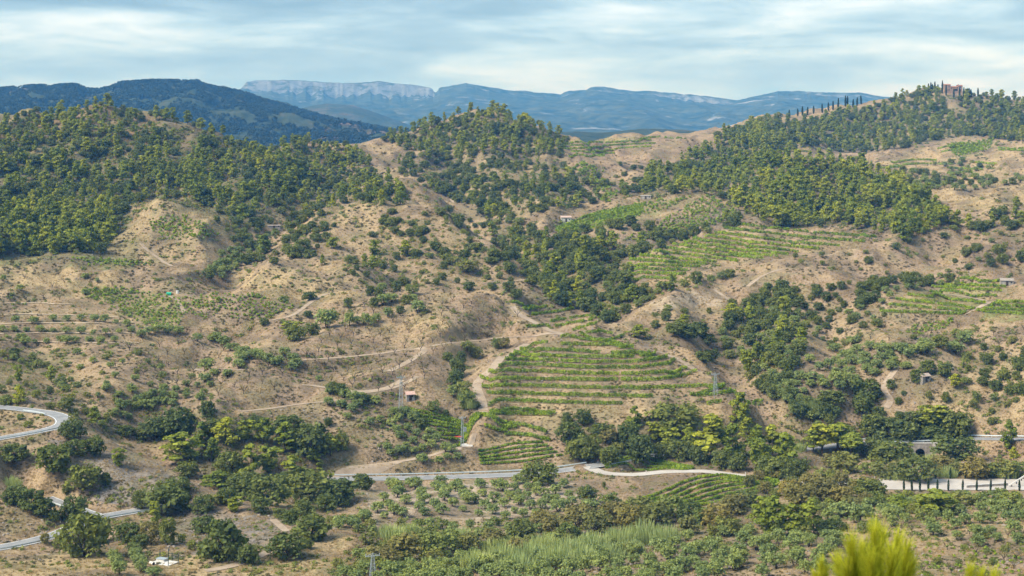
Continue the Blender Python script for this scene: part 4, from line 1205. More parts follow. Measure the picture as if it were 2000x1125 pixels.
spots('in the dry orchard above the gully', 'olive', 0, 640, 4, 15, 15, [(830,470),(925,515),(1035,480),(1145,530),(1190,520),(1280,480),(1270,525),(1375,480),(1365,530),(1455,430),(1500,380),(1540,440),(1640,440),(1590,500),(1560,540),(1455,525),(1460,480),(1215,565),(1285,570),(1350,590),(925,585),(1000,580),(1050,600),(950,625),(1080,560),(1110,600),(1170,610),(1010,690),(960,680),(900,665)])
spots('on the slope above the valley road', 'olive', 500, 640, 4, 17, 18, [(570,580),(670,600),(755,625),(790,590),(720,680),(890,730),(965,710),(1080,650),(1115,700),(1060,745),(1160,665),(1190,780),(1100,790),(1130,840),(1255,820),(1230,875),(1330,860),(1355,815),(1405,860),(1370,910),(1170,910),(1130,960),(1055,970),(1230,950),(1295,940),(1025,925),(1530,945),(1570,1000),(1490,1000),(1430,1025),(1300,1030),(1225,700)])
spots('in the blue-green orchard on the right', 'olive', 1500, 640, 4, 19, 20, [(500,150),(690,165),(655,195),(610,225),(530,240),(580,285),(475,285),(525,330),(655,250),(750,230),(800,140),(875,155),(920,170),(950,210),(880,230),(980,260),(960,305),(1000,140),(1030,170),(1065,150),(1130,155),(1095,200),(1195,175),(1215,125),(770,315),(750,275),(830,345),(620,340),(850,290),(660,305),(250,370),(300,380),(350,370),(410,385),(230,420),(330,430),(440,440),(530,400),(560,450),(620,405),(680,400),(280,480),(200,500),(130,520),(70,470),(60,430),(160,440),(1090,290),(1060,290),(660,100),(400,300),(330,240)])
spots('on the stony field at the right edge', 'olive', 1500, 850, 4, 21, 21, [(1260,690),(1290,745),(1480,780),(1540,660),(1660,650),(1870,640),(1640,830),(1790,790),(1660,760),(1920,730),(1950,810),(1740,740),(1470,700),(1960,640),(1620,740),(1750,650),(1860,560),(1940,560),(1410,640),(1780,590)])

def near_olives():
    """the orchard in rows at the bottom of the view"""
    for i, lx in enumerate(np.linspace(700, 1700, 34)):
        for j in range(9):
            px = lx + (j - 4) * 8 + rng.normal() * 6
            py = 1150 - j * 13.5 - max(0, (px - 1150)) * 0.085 + rng.normal() * 4
            top = np.interp(px, [740, 900, 1000, 1150, 1350, 1500, 1600, 1680], [1118, 1105, 1100, 1090, 1062, 1050, 1045, 1040])
            if py < top or py > 1160 or px > 1660 - (py - 1040) * 0.4:
                continue
            if rng.random() < 0.16:
                continue
            g = ground(px, py)
            if g is not None:
                plant('olive', 'in the dense orchard rows at the bottom edge', px, py, rng.uniform(2.7, 3.9), rng.uniform(.9, 1.15), g)
near_olives()

def scatter(zone, poly, mix, spacing, n_try, gap=0.0, gseed=1, squash=0.55):
    """spread plants over an area; mix = (kind, share, low height, high height); gap leaves clearings"""
    P = np.asarray(poly, float)
    x0, y0, x1, y1 = P[:, 0].min(), P[:, 1].min(), P[:, 0].max(), P[:, 1].max()
    q = np.stack([rng.uniform(x0, x1, n_try), rng.uniform(y0, y1, n_try)], 1)
    q = q[in_poly(q[:, 0], q[:, 1], poly)]
    kept = []
    cell = {}
    for px, py in q:
        k = (int(px // spacing), int(py // (spacing * squash)))
        bad = False
        for a in (-1, 0, 1):
            for b in (-1, 0, 1):
                for (ux, uy) in cell.get((k[0] + a, k[1] + b), ()):
                    if (ux - px) ** 2 + ((uy - py) / squash) ** 2 < spacing ** 2:
                        bad = True
        if bad:
            continue
        if 1836 < px < 1888 and py < 193:
            continue
        g = ground(px, py)
        if g is None:
            continue
        if gap and fbm(g[0] / 22 + gseed * 7, g[1] / 30, 3, 300 + gseed) < gap:
            continue
        cell.setdefault(k, []).append((px, py))
        u, acc = rng.random(), 0
        for kind, share, lo, hi in mix:
            acc += share
            if u <= acc:
                plant(kind, zone, px, py, rng.uniform(lo, hi), rng.uniform(.85, 1.2), g)
                break

scatter('on the wooded hill at the left', [(-60,250),(0,245),(60,218),(150,204),(230,206),(330,230),(450,266),(530,294),(572,350),(578,390),(560,410),(470,435),(430,420),(380,392),(300,385),(240,420),(200,495),(-60,505)], [('pine',.50,5,10.5),('oak',.36,3.0,6),('shrub',.14,1.8,3)], 12, 6500, 0.33, 1)
scatter('in the pine clump below the wooded hill', [(-40,440),(60,425),(150,430),(225,450),(230,480),(120,500),(-40,505)], [('pine',.75,8,12),('oak',.25,4,6)], 19, 500)
scatter('on the second wooded rise', [(480,292),(530,284),(580,270),(650,270),(690,292),(745,345),(795,390),(780,405),(700,392),(640,405),(600,425),(578,390),(560,345)], [('pine',.66,5,10.5),('oak',.34,3,6)], 12, 1800, 0.28, 2)
scatter('on the crown of the centre hill', [(740,274),(770,262),(850,234),(940,208),(1000,224),(1080,250),(1110,285),(1090,308),(960,302),(870,312),(800,296)], [('pine',.64,5.5,11),('oak',.36,3.5,6.5)], 11, 2400, .2, 15)
scatter('on the flank of the centre hill', [(760,300),(870,312),(1090,308),(1150,400),(1000,425),(900,400),(790,345)], [('oak',.58,3.5,6),('pine',.20,6,9),('shrub',.22,2,3.5)], 12, 1900, 0.40, 3)
scatter('in the upper pine wood on the right', [(1212,385),(1270,342),(1400,283),(1480,240),(1525,282),(1505,320),(1430,345),(1400,378),(1300,378)], [('pine',.80,6,11.5),('oak',.20,4,6)], 11.5, 2600, .2, 16)
scatter('in the dense pine wood above the stepped vineyard', [(1400,380),(1430,338),(1560,306),(1640,314),(1740,354),(1825,402),(1858,432),(1850,445),(1760,466),(1640,442),(1530,447),(1462,428)], [('pine',.92,6.5,13),('oak',.08,4,6)], 14, 4000)
scatter('on the hill under the stone house', [(1400,270),(1480,236),(1550,240),(1600,232),(1690,214),(1800,180),(1900,182),(2040,198),(2040,282),(1880,266),(1750,292),(1650,302),(1600,285),(1520,300)], [('pine',.55,8,12),('oak',.45,4.5,7)], 9, 7000, 0.33, 4)
scatter('in the central valley', [(930,400),(1000,425),(1060,458),(1180,478),(1240,500),(1222,560),(1160,612),(1085,600),(1045,545),(960,470)], [('oak',.50,4,7),('shrub',.28,2.5,4.5),('pine',.22,7,11)], 15, 1400, 0.30, 5)
scatter('along the stream between the vineyards', [(1040,470),(1130,455),(1230,440),(1320,460),(1445,425),(1440,440),(1350,470),(1225,508),(1180,540)], [('oak',.55,4,7),('shrub',.35,2.5,4.5),('pine',.10,7,9)], 15, 700, 0.33, 6)
scatter('in the thicket below the stepped vineyard', [(1150,605),(1220,575),(1300,560),(1400,545),(1440,540),(1390,558),(1300,578),(1240,605),(1180,640)], [('oak',.45,3.5,6),('shrub',.45,2.5,4),('pine',.10,7,9)], 15, 500)
scatter('in the tangled ravine on the right', [(1400,650),(1470,590),(1500,560),(1560,585),(1565,690),(1535,770),(1640,815),(1600,840),(1480,765),(1425,700)], [('oak',.52,3.5,6),('olive',.26,3,4),('pine',.12,6,10),('shrub',.10,2.5,3.5)], 18, 1500, 0.24, 7)
scatter('on the scrubby right slope', [(1460,560),(1560,570),(1700,560),(1740,640),(1640,700),(1560,640),(1480,620)], [('oak',.4,2.5,4.5),('shrub',.4,1.8,3),('olive',.2,2.5,3.5)], 18, 500, 0.38, 8)
scatter('in the hedge beside the bright terraces', [(1670,560),(1760,545),(1860,540),(1870,555),(1760,570),(1715,600),(1680,610)], [('oak',.5,3.5,5),('olive',.5,2.5,3.5)], 15, 260)
scatter('on the slope above the bright terraces', [(1840,450),(2040,440),(2040,545),(1900,540),(1880,490)], [('oak',.55,3.5,6),('shrub',.45,2,3.5)], 24, 240, 0.42, 9)
scatter('along the track under the far terraces', [(1850,430),(1900,410),(2040,400),(2040,445),(1900,455)], [('oak',.6,4,6.5),('pine',.4,7,9)], 19, 160, 0.42, 10)
scatter('on the far terraces below the house', [(1740,345),(1830,320),(1880,315),(1940,330),(1860,352),(2040,345),(2040,352),(1900,372),(1780,370)], [('olive',.7,3.5,5),('oak',.3,4,6)], 12, 520, 0.42, 11)
scatter('in the olive hollow beside the cone hill', [(400,545),(430,505),(490,475),(540,460),(520,500),(460,530),(440,550)], [('olive',.8,3.5,5),('oak',.2,4,6)], 12, 420)
scatter('around the saddle below the wooded hill', [(420,430),(560,410),(640,400),(620,440),(540,460),(480,470)], [('oak',.5,3.5,6),('shrub',.5,2,3.5)], 17, 260, 0.45, 12)
scatter('on the oak dotted slope in the centre', [(560,450),(700,430),(800,400),(900,440),(1000,520),(1070,590),(950,575),(800,560),(680,540)], [('oak',.45,2.2,4.5),('shrub',.55,1.4,2.8)], 20, 420, 0.42, 21)
scatter('on the shady side of the central spur', [(860,400),(960,455),(1060,540),(1085,590),(1040,560),(940,490),(860,430)], [('oak',.6,3,5.5),('shrub',.4,2,3)], 14, 420, 0.3, 22)
scatter('on the saddle behind the cone hill', [(430,440),(560,415),(640,420),(640,470),(540,500),(470,490)], [('oak',.4,2.5,5),('shrub',.6,1.5,3)], 16, 320, 0.38, 23)
scatter('on the slope under the back fields', [(1100,310),(1180,330),(1280,310),(1260,350),(1200,395),(1150,400),(1120,360)], [('oak',.6,3,5.5),('shrub',.25,2,3.5),('pine',.15,6,9)], 14, 420, 0.44, 24)
scatter('on the grassy knoll and its gully', [(1240,610),(1300,650),(1400,680),(1480,700),(1400,640),(1300,610)], [('oak',.4,2.2,4),('shrub',.6,1.4,2.6)], 22, 160, 0.40, 25)
scatter('on the dry left slope', [(0,690),(280,690),(420,780),(260,800),(120,760)], [('shrub',.7,1.2,2.4),('olive',.3,2,2.8)], 24, 200, 0.42, 26)
scatter('on the right middle slope', [(1540,500),(1700,490),(1850,460),(1990,450),(1990,540),(1800,540),(1640,560)], [('shrub',.7,1.4,2.6),('oak',.3,2.2,4)], 24, 200, 0.46, 27)
scatter('on the steep bank at the left edge', [(-60,680),(60,700),(180,770),(190,800),(60,795),(-60,790)], [('shrub',.7,1.6,3),('oak',.2,2.5,4),('pine',.1,5,7)], 20, 330, 0.40, 13)
scatter('beside the upper road bend', [(-40,790),(40,795),(130,800),(215,820),(210,838),(160,835),(120,803),(20,790)], [('pine',.35,5,7.5),('shrub',.65,2,3.6)], 18, 200)
scatter('on the right edge slope', [(1880,690),(2040,650),(2040,840),(1920,830),(1880,760)], [('shrub',.6,1.6,3),('oak',.4,2.5,4)], 24, 260, 0.40, 14)
scatter('in the belt behind the bridge', [(1660,810),(1700,800),(1780,830),(1880,830),(1900,850),(1720,856)], [('oak',.7,4,7),('autumn',.3,3.5,5)], 24, 140)
scatter('in the brush under the road', [(1440,940),(1560,930),(1640,940),(1700,960),(1740,985),(1640,1015),(1530,985)], [('autumn',.6,3,5),('shrub',.4,2,3.5)], 24, 260)
scatter('in the brush beneath the yard', [(1660,1000),(1760,975),(2040,972),(2040,995),(1900,1010),(1760,1030),(1680,1045)], [('shrub',.45,2,3.2),('olive',.55,2.4,3.4)], 21, 420)
scatter('on the bank between wash and dry grass', [(640,1020),(760,1030),(900,1025),(1100,1025),(1000,1060),(760,1075),(700,1060)], [('shrub',.6,2,3.4),('olive',.4,2.3,3)], 22, 260)
scatter('in the lush brush along the wash', [(640,1110),(760,1060),(900,1048),(1100,1040),(1300,1050),(1450,1040),(1640,1008),(1660,1040),(1480,1060),(1300,1075),(1000,1115),(760,1125)], [('shrub',.75,1.6,3.2),('olive',.25,2.2,3.2)], 22, 520)
scatter('in the almond orchard on the slope', [(590,640),(700,600),(870,585),(1000,600),(1030,650),(900,675),(850,690),(830,740),(790,770),(700,760),(600,740)], [('almond',1,2.6,3.8)], 20, 1500, squash=.6)
scatter('in the old almond orchard on the left', [(285,645),(420,650),(470,700),(560,700),(560,760),(420,780),(300,740),(220,720)], [('almond',1,2.6,3.8)], 23, 600, squash=.6)
scatter('among the almonds right of the yard field', [(1640,640),(1800,610),(1900,640),(2040,640),(2040,680),(1850,670),(1700,680)], [('almond',1,2.4,3.4)], 24, 240, squash=.6)
scatter('on the upper left crest', [(-40,520),(120,535),(230,555),(140,590),(-40,590)], [('almond',.8,2.4,3.2),('olive',.2,2.2,3)], 26, 160, squash=.6)
scatter('on the stony field at the right edge', [(1690,1040),(1760,1030),(2040,1050),(2040,1140),(1690,1140)], [('almond',.5,1.8,2.6),('shrub',.5,1.0,1.8)], 24, 240, squash=.6)

# cypresses: ridge line, house and yard
for px, py, hp in ((1541,224,7),(1558,222,7),(1567,220,10),(1577,220,9),(1589,217,8),(1606,215,10),(1618,211,9),(1627,209,10),(1637,208,14),(1651,203,14),(1655,203,13),(1666,205,9),(1674,201,9),(1682,198,9)):
    big('along the ridge drive to the house', [('cypress', px, py + 5, hp + 8, 3.6)])
for px, py, hp in ((1814,174,15),(1818,174,17),(1822,175,14),(1826,173,17),(1832,173,12),(1840,176,22),(1848,180,18),(1882,184,16),(1893,183,14),(1897,183,12),(1910,183,15),(1863,183,14),(1874,184,18)):
    big('around the hilltop house', [('cypress', px, py + 7, hp + 4, 3.4)])
for px in (1765.5,1781.5,1797,1813,1830.5,1852,1880,1907.5,1934.5,1963,1991):
    big('along the near edge of the yard', [('cypress', px, 958.5, 23, 4.2)])
for px, hp in ((1800,22),(1827,25),(1856,22),(1885,24),(1915,15)):
    big('along the far edge of the yard', [('cypress', px, 935.5, hp, 3.8)])
big('beside the stream in the central valley', [('poplar',1131,528,44,18),('poplar',1064,500,36,13)])

# ------------------------------------------------------------------ plants: set them out
def ordinal(n):
    a = ['', 'first', 'second', 'third', 'fourth', 'fifth', 'sixth', 'seventh', 'eighth', 'ninth', 'tenth', 'eleventh', 'twelfth', 'thirteenth', 'fourteenth', 'fifteenth', 'sixteenth', 'seventeenth', 'eighteenth', 'nineteenth']
    tens = ['', '', 'twent', 'thirt', 'fort', 'fift', 'sixt', 'sevent', 'eight', 'ninet']
    if n < 20: return a[n]
    if n < 100: return tens[n // 10] + ('ieth' if n % 10 == 0 else 'y-' + a[n % 10])
    return str(n) + 'th'

def points_stuff(name, meshes, pos, rot, scl, idx, label, cat, aligned=None):
    """a mass of plants: one object, copies of a few shapes on points"""
    c = bpy.data.collections.new(name + '_shapes')
    for i, m in enumerate(meshes):
        o = bpy.data.objects.new('%s_shape_%02d' % (name, i), m)
        c.objects.link(o)
    me = bpy.data.meshes.new(name)
    n = len(pos)
    me.vertices.add(n); me.vertices.foreach_set('co', np.asarray(pos, np.float32).ravel())
    for nm, typ, key, v in (('rot', 'FLOAT_VECTOR', 'vector', rot), ('scl', 'FLOAT_VECTOR', 'vector', scl), ('idx', 'INT', 'value', idx)):
        at = me.attributes.new(nm, typ, 'POINT')
        at.data.foreach_set(key, np.asarray(v, np.int32 if typ == 'INT' else np.float32).ravel())
    o = add_obj(name, me)
    ng = bpy.data.node_groups.new(name + '_nodes', 'GeometryNodeTree')
    ng.interface.new_socket('Geometry', in_out='INPUT', socket_type='NodeSocketGeometry')
    ng.interface.new_socket('Geometry', in_out='OUTPUT', socket_type='NodeSocketGeometry')
    N, L = ng.nodes, ng.links
    gi, go = N.new('NodeGroupInput'), N.new('NodeGroupOutput')
    ci = N.new('GeometryNodeCollectionInfo'); ci.inputs['Collection'].default_value = c
    ci.inputs['Separate Children'].default_value = True; ci.inputs['Reset Children'].default_value = True
    ip = N.new('GeometryNodeInstanceOnPoints'); ip.inputs['Pick Instance'].default_value = True
    def at(nm, dt):
        a = N.new('GeometryNodeInputNamedAttribute'); a.data_type = dt; a.inputs['Name'].default_value = nm
        return a.outputs['Attribute']
    L.new(gi.outputs[0], ip.inputs['Points']); L.new(ci.outputs[0], ip.inputs['Instance'])
    L.new(at('idx', 'INT'), ip.inputs['Instance Index'])
    er_ = N.new('FunctionNodeEulerToRotation'); L.new(at('rot', 'FLOAT_VECTOR'), er_.inputs[0]); L.new(er_.outputs[0], ip.inputs['Rotation'])
    L.new(at('scl', 'FLOAT_VECTOR'), ip.inputs['Scale'])
    L.new(ip.outputs[0], go.inputs[0])
    md = o.modifiers.new('spread', 'NODES'); md.node_group = ng
    return tag(o, label, cat, None, 'stuff')

LIMIT = {'pine': 300, 'oak': 300, 'olive': 300, 'almond': 300, 'shrub': 260, 'autumn': 150}
by = {}
for p in PLANTS:
    k = 'pine' if p[0] == 'tallpine' else p[0]
    by.setdefault(k, []).append(p)
MASS = {'pine': ('pine_forest', 'green pine woods covering the far hills', 'woodland'), 'oak': ('oak_scrub', 'dark holm oaks scattered thickly over the far slopes', 'woodland'),
        'olive': ('olive_grove', 'grey-green olives massed in the farther groves', 'olive trees'), 'almond': ('almond_grove', 'dark bare almonds dotted over the dry slope', 'almond trees'),
        'shrub': ('shrubbery', 'dull green shrubs dotted over the slopes', 'shrubs'), 'autumn': ('riverside_thicket', 'brownish thicket along the wash', 'thicket')}
for k, items in by.items():
    # whole areas first (nearest and largest first), then the largest of the next area, the rest as a mass
    areas = {}
    for p in items:
        areas.setdefault((p[1], p[0]), []).append(p)
    lim = LIMIT.get(k, 400)
    single, mass = [], []
    for key, ps in sorted(areas.items(), key=lambda kv: (0 if 'ploughed grove' in kv[0][0] or 'blue-green' in kv[0][0] or 'at the left' in kv[0][0] and kv[0][1] == 'olive' else 1, -np.mean([p[5] / p[3] for p in kv[1]]))):
        ps.sort(key=lambda p: -p[5] / p[3])
        room = lim - len(single)
        single += ps[:max(0, room)]; mass += ps[max(0, room):]
    massed = {(p[1], p[0]) for p in mass}
    zones = {}
    for p in single:
        zones.setdefault((p[1], p[0]), []).append(p)
    for (zone, kind), ps in zones.items():
        ps.sort(key=lambda p: p[2] / p[3])
        hs = sorted(q[5] for q in ps)
        for i, (kd, zn, x, y, z, h, wf) in enumerate(ps):
            v = random.randrange(len(PROTO[kd]))
            px_h = h / y * F * 0.512
            nm = NAMES[kd]
            if px_h >= (6 if kd == 'almond' else 9) and kd != 'shrub':
                root = add_obj(nm, None)
                add_obj('trunk', PROTO[kd][v][1], root); add_obj('crown', PROTO[kd][v][0], root)
            else:
                root = add_obj(nm, ONE[kd][v])
            root.location = (x, y, z - 0.08); root.rotation_euler = (random.gauss(0, .03), random.gauss(0, .03), random.uniform(0, 6.28))
            root.scale = (h * wf, h * wf, h)
            where = '' if len(ps) == 1 else (', leftmost there' if i == 0 else ', rightmost there' if i == len(ps) - 1 else ', %s from left' % ordinal(i + 1))
            if (zone, kind) in massed:
                size = 'tall ' if h > hs[2 * len(hs) // 3] else 'short ' if h < hs[len(hs) // 3] else 'mid-sized '
                where = ', ' + ('left end', 'left part', 'middle', 'right part', 'right end')[min(4, int(5 * i / len(ps)))]
            else:
                size = ''
            tag(root, size + LOOK[kd] + ' ' + zn + where, CATS[kd], CATS[kd] + 's ' + zn)
    if mass:
        nm, lab, cat = MASS[k]
        m = mass
        idx = [random.randrange(len(ONE[k])) for _ in m]
        points_stuff(nm, ONE[k], [(p[2], p[3], p[4] - .08) for p in m], [(0, 0, random.uniform(0, 6.28)) for _ in m], [(p[5] * p[6], p[5] * p[6], p[5]) for p in m], idx, lab, cat)

# ------------------------------------------------------------------ vine rows
def vine_row(P, h, w, seed):
    r = np.random.default_rng(seed)
    s = np.concatenate([[0], np.cumsum(np.linalg.norm(np.diff(P[:, :2], axis=0), axis=1))])
    far = max(1.0, P[:, 1].mean() / 560)
    n = int(s[-1] * 70 / far ** 1.8)
    u = r.uniform(0, s[-1], n)
    keep = vnoise(u / 1.6, u * 0 + seed, 3) + 0.25 * vnoise(u / 14, u * 0, seed) > 0.14     # missing and weak vines
    u = u[keep]; n = len(u)
    c = np.stack([np.interp(u, s, P[:, k]) for k in range(3)], 1)
    nn = normals2(P)
    nx, ny = np.interp(u, s, nn[:, 0]), np.interp(u, s, nn[:, 1])
    vig = 0.8 + 0.4 * vnoise(u / 2.3, u * 0 + 5, seed + 9)
    off = np.clip(r.normal(0, w * 0.24, n), -w * .55, w * .55)
    c[:, 0] += nx * off; c[:, 1] += ny * off
    hh = r.uniform(0.15, 1, n) * h * vig
    c[:, 2] += 0.12 + hh * np.clip(1.15 - np.abs(off) / w, 0.3, 1)
    nrm = np.stack([nx * off * 1.6, ny * off * 1.6, 0.5 + 0 * off], 1)
    V, Fq = leaf_quads(r, c, nrm, 0.19 * far ** 0.9, jitter=1.0)
    T = np.clip(vnoise(u / 1.3, u * 0 + 3, seed + 2) + r.normal(0, .2, n), 0, 1)
    return crown_mesh('vine_row', V, Fq, T, M_VINE)

sd = 900
for (phrase, h, w, lines), grp in zip(ROWS, row_lines):
    good = [P for P in grp if P is not None and len(P) > 2]
    good.sort(key=lambda P: -(HOR - F * P[:, 2] / P[:, 1]).mean() * -1)
    for i, P in enumerate(good):
        sd += 1
        P = P.copy(); P[:, 2] = [zat(x, y) for x, y in P[:, :2]]
        org = P[len(P) // 2].copy()
        o = add_obj('vine_row', vine_row(P - [0, 0, 0], h, w, sd))
        where = 'topmost' if i == 0 else 'lowest' if i == len(good) - 1 else ordinal(i + 1) + ' from the top'
        tag(o, 'vine row %s, %s' % (phrase, where), 'vine row', 'vine rows ' + phrase)

# ------------------------------------------------------------------ places kept clear of growth
_clear = []
for name, w, P in road_lines + track_lines + [('yard', YARD_W, YARD)]:
    for x, y, z in P:
        _clear.append((x, y, w / 2 + 0.5))
_clear = np.array(_clear)
_order = np.argsort(_clear[:, 1]); _clear = _clear[_order]
def is_clear(x, y):
    a, b = np.searchsorted(_clear[:, 1], [y - 9, y + 9])
    q = _clear[a:b]
    return not len(q) or bool((((q[:, 0] - x) ** 2 + (q[:, 1] - y) ** 2) > q[:, 2] ** 2).all())

# ------------------------------------------------------------------ ground cover nobody could count
def vine_bush(seed):
    r = np.random.default_rng(seed)
    n = 40
    d = rand_dirs(r, n); c = d * [.42, .42, .30] * r.uniform(.5, 1, (n, 1)) + [0, 0, .48]
    V, Fq = leaf_quads(r, c, d + [0, 0, .6], .15)
    return crown_mesh('vine_bush', V, Fq, r.random(n), M_VINE)
def low_scrub(seed, mat=None):
    r = np.random.default_rng(seed)
    n = 46
    d = rand_dirs(r, n); d[:, 2] = np.abs(d[:, 2])
    c = d * [.5, .5, .48] * r.uniform(.5, 1, (n, 1)) + r.normal(size=(n, 3)) * [.12, .12, .03]
    V, Fq = leaf_quads(r, c, d + [0, 0, .3], .12)
    return crown_mesh('scrub', V, Fq, r.random(n), mat or M_THYME)

PLOTS = [ # phrase, polygon, spacing px (across, down)
 ([(158,568),(230,562),(300,575),(330,580),(255,590),(200,598)], 7, 4), ([(215,600),(300,583),(345,583),(370,600),(345,640),(290,638),(240,615)], 7, 4),
 ([(352,583),(420,572),(470,580),(430,612),(400,625),(365,615)], 8, 5), ([(440,600),(480,572),(560,590),(580,600),(520,622),(450,625)], 8, 5),
 ([(290,430),(360,420),(410,445),(430,462),(330,470),(300,455)], 7, 4), ([(130,505),(190,503),(280,512),(300,520),(180,522)], 7, 4),
 ([(1265,455),(1300,428),(1380,380),(1440,410),(1450,425),(1380,445),(1290,460)], 6, 4), ([(1225,465),(1260,455),(1300,462),(1240,475)], 6, 4),
 ([(1160,420),(1260,395),(1350,385),(1300,410),(1200,438)], 6, 4),
 ([(1780,640),(1830,628),(1870,622),(1850,640),(1800,655),(1770,650)], 6, 4),
 ([(1700,1080),(1760,1060),(1900,1070),(2030,1085),(2030,1150),(1700,1150)], 15, 10),
 ([(1280,580),(1300,575),(1240,596),(1200,605)], 7, 4), ([(1105,335),(1140,315),(1180,335),(1150,345)], 6, 3),
 ([(1140,345),(1190,350),(1200,385),(1165,370)], 6, 3), ([(1170,390),(1215,370),(1225,360),(1190,400)], 6, 3), ([(1850,285),(1940,274),(1935,292),(1870,308)], 4.5, 2.5),
]
pos = []
for poly, sx, sy in PLOTS:
    bx = np.asarray(poly)
    k = 0
    for py in np.arange(bx[:, 1].min(), bx[:, 1].max(), sy):
        k += 1
        for px in np.arange(bx[:, 0].min() + (k % 2) * sx / 2, bx[:, 0].max(), sx):
            q = (px + rng.normal() * sx * .22, py + rng.normal() * sy * .25)
            if rng.random() > .18 and in_poly(np.array([q[0]]), np.array([q[1]]), poly)[0]:
                g = ground(*q)
                if g is not None:
                    pos.append(g)
pos = np.array(pos)
n = len(pos)
s_ = rng.uniform(.85, 1.6, n) * np.clip(pos[:, 1] / 620, .7, 2.4)
points_stuff('bush_vines', [vine_bush(40 + i) for i in range(4)], pos, np.stack([0 * s_, 0 * s_, rng.uniform(0, 6, n)], 1), np.stack([s_, s_, s_], 1), rng.integers(0, 4, n), 'low green bush vines planted over the small hillside plots', 'vines')

def sprinkle(n, y0=230, y1=1160, x0=-40, x1=2040, power=1.0):
    out = []
    px = rng.uniform(x0, x1, n); py = y0 + (y1 - y0) * rng.random(n) ** power
    for a, b in zip(px, py):
        g = ground(a, b)
        if g is not None and g[1] < 1500 and is_clear(g[0], g[1]) and not (a > 720 and a < 1160 and b > 940 and b < 1012 and rng.random() < .88):
            out.append((*g, a, b))
    return np.array(out)
sp = sprinkle(64000)
f = fbm(sp[:, 0] / 13, sp[:, 1] / 17, 3, 601)
forest_like = np.zeros(len(sp), bool)
thyme = sp[(f > 0.50) & (rng.random(len(sp)) < .62)]
grass = sp[(f <= 0.56)]
n = len(thyme); s_ = rng.uniform(.5, 1.35, n) * np.clip(thyme[:, 1] / 600, .8, 1.8)
points_stuff('scrub_cover', [low_scrub(60 + i) for i in range(4)], thyme[:, :3], np.stack([0 * s_, 0 * s_, rng.uniform(0, 6, n)], 1), np.stack([s_, s_, s_ * rng.uniform(.6, 1.1, n)], 1), rng.integers(0, 4, n), 'low brownish thyme and gorse cushions over the slopes', 'scrub')
n = len(grass); s_ = rng.uniform(.6, 1.3, n) * np.clip(grass[:, 1] / 600, .8, 1.7)
points_stuff('dry_grass', [blade_mesh('grass_tuft', 80 + i, M_GRASSY, 16, .42, .28, .6, .03, .22) for i in range(4)], grass[:, :3], np.stack([0 * s_, 0 * s_, rng.uniform(0, 6, n)], 1), np.stack([s_, s_, s_], 1), rng.integers(0, 4, n), 'straw coloured dry grass tufts over the open slopes', 'grass')
green = sprinkle(13000, 300, 1125)
gm = np.zeros(len(green), bool)
for poly in ([(0,660),(130,680),(200,790),(0,800)], [(600,1125),(760,1030),(1200,1000),(1560,945),(1740,970),(2040,985),(2040,1010),(1640,1020),(1300,1060),(900,1125)], [(1400,640),(1500,560),(1560,590),(1560,690),(1530,780),(1640,830),(1480,760)], [(240,830),(660,850),(720,960),(560,1010),(380,930)], [(1100,820),(1500,810),(1680,830),(1660,920),(1150,900)], [(640,470),(900,430),(1050,560),(900,570),(700,560)], [(930,400),(1060,460),(1240,500),(1220,580),(1150,610),(1040,540)], [(1840,640),(2040,640),(2040,840),(1900,820)], [(1560,880),(2040,880),(2040,935),(1700,935)]):
    gm |= in_poly(green[:, 3], green[:, 4], poly)
gm |= fbm(green[:, 0] / 16, green[:, 1] / 20, 3, 655) + rng.normal(0, .06, len(green)) > .575
green = green[gm]
wood_floor = []
for poly, m_ in (([(-40,260),(150,215),(330,242),(530,305),(575,390),(460,430),(300,385),(200,495),(-40,500)], 2600), ([(530,300),(640,284),(745,345),(790,400),(600,425),(560,345)], 500), ([(780,270),(940,220),(1100,290),(1150,400),(1000,425),(790,330)], 700), ([(1400,278),(1560,230),(1800,184),(2040,206),(2040,282),(1750,292),(1520,300)], 1100), ([(1215,385),(1400,290),(1560,306),(1740,354),(1858,432),(1760,466),(1530,447)], 500)):
    bb = np.asarray(poly)
    for a_, b_2 in zip(rng.uniform(bb[:, 0].min(), bb[:, 0].max(), m_), rng.uniform(bb[:, 1].min(), bb[:, 1].max(), m_)):
        if in_poly(np.array([a_]), np.array([b_2]), poly)[0]:
            g = ground(a_, b_2)
            if g is not None:
                wood_floor.append((*g, a_, b_2))
green = np.concatenate([green, np.array(wood_floor)])
n = len(green); s_ = rng.uniform(.9, 2.2, n) * np.clip(green[:, 1] / 600, .8, 1.9)
points_stuff('undergrowth', [low_scrub(70 + i, M_SHRUB) for i in range(4)], green[:, :3], np.stack([0 * s_, 0 * s_, rng.uniform(0, 6, n)], 1), np.stack([s_, s_, s_], 1), rng.integers(0, 4, n), 'green undergrowth between the trees and along the wash', 'undergrowth')

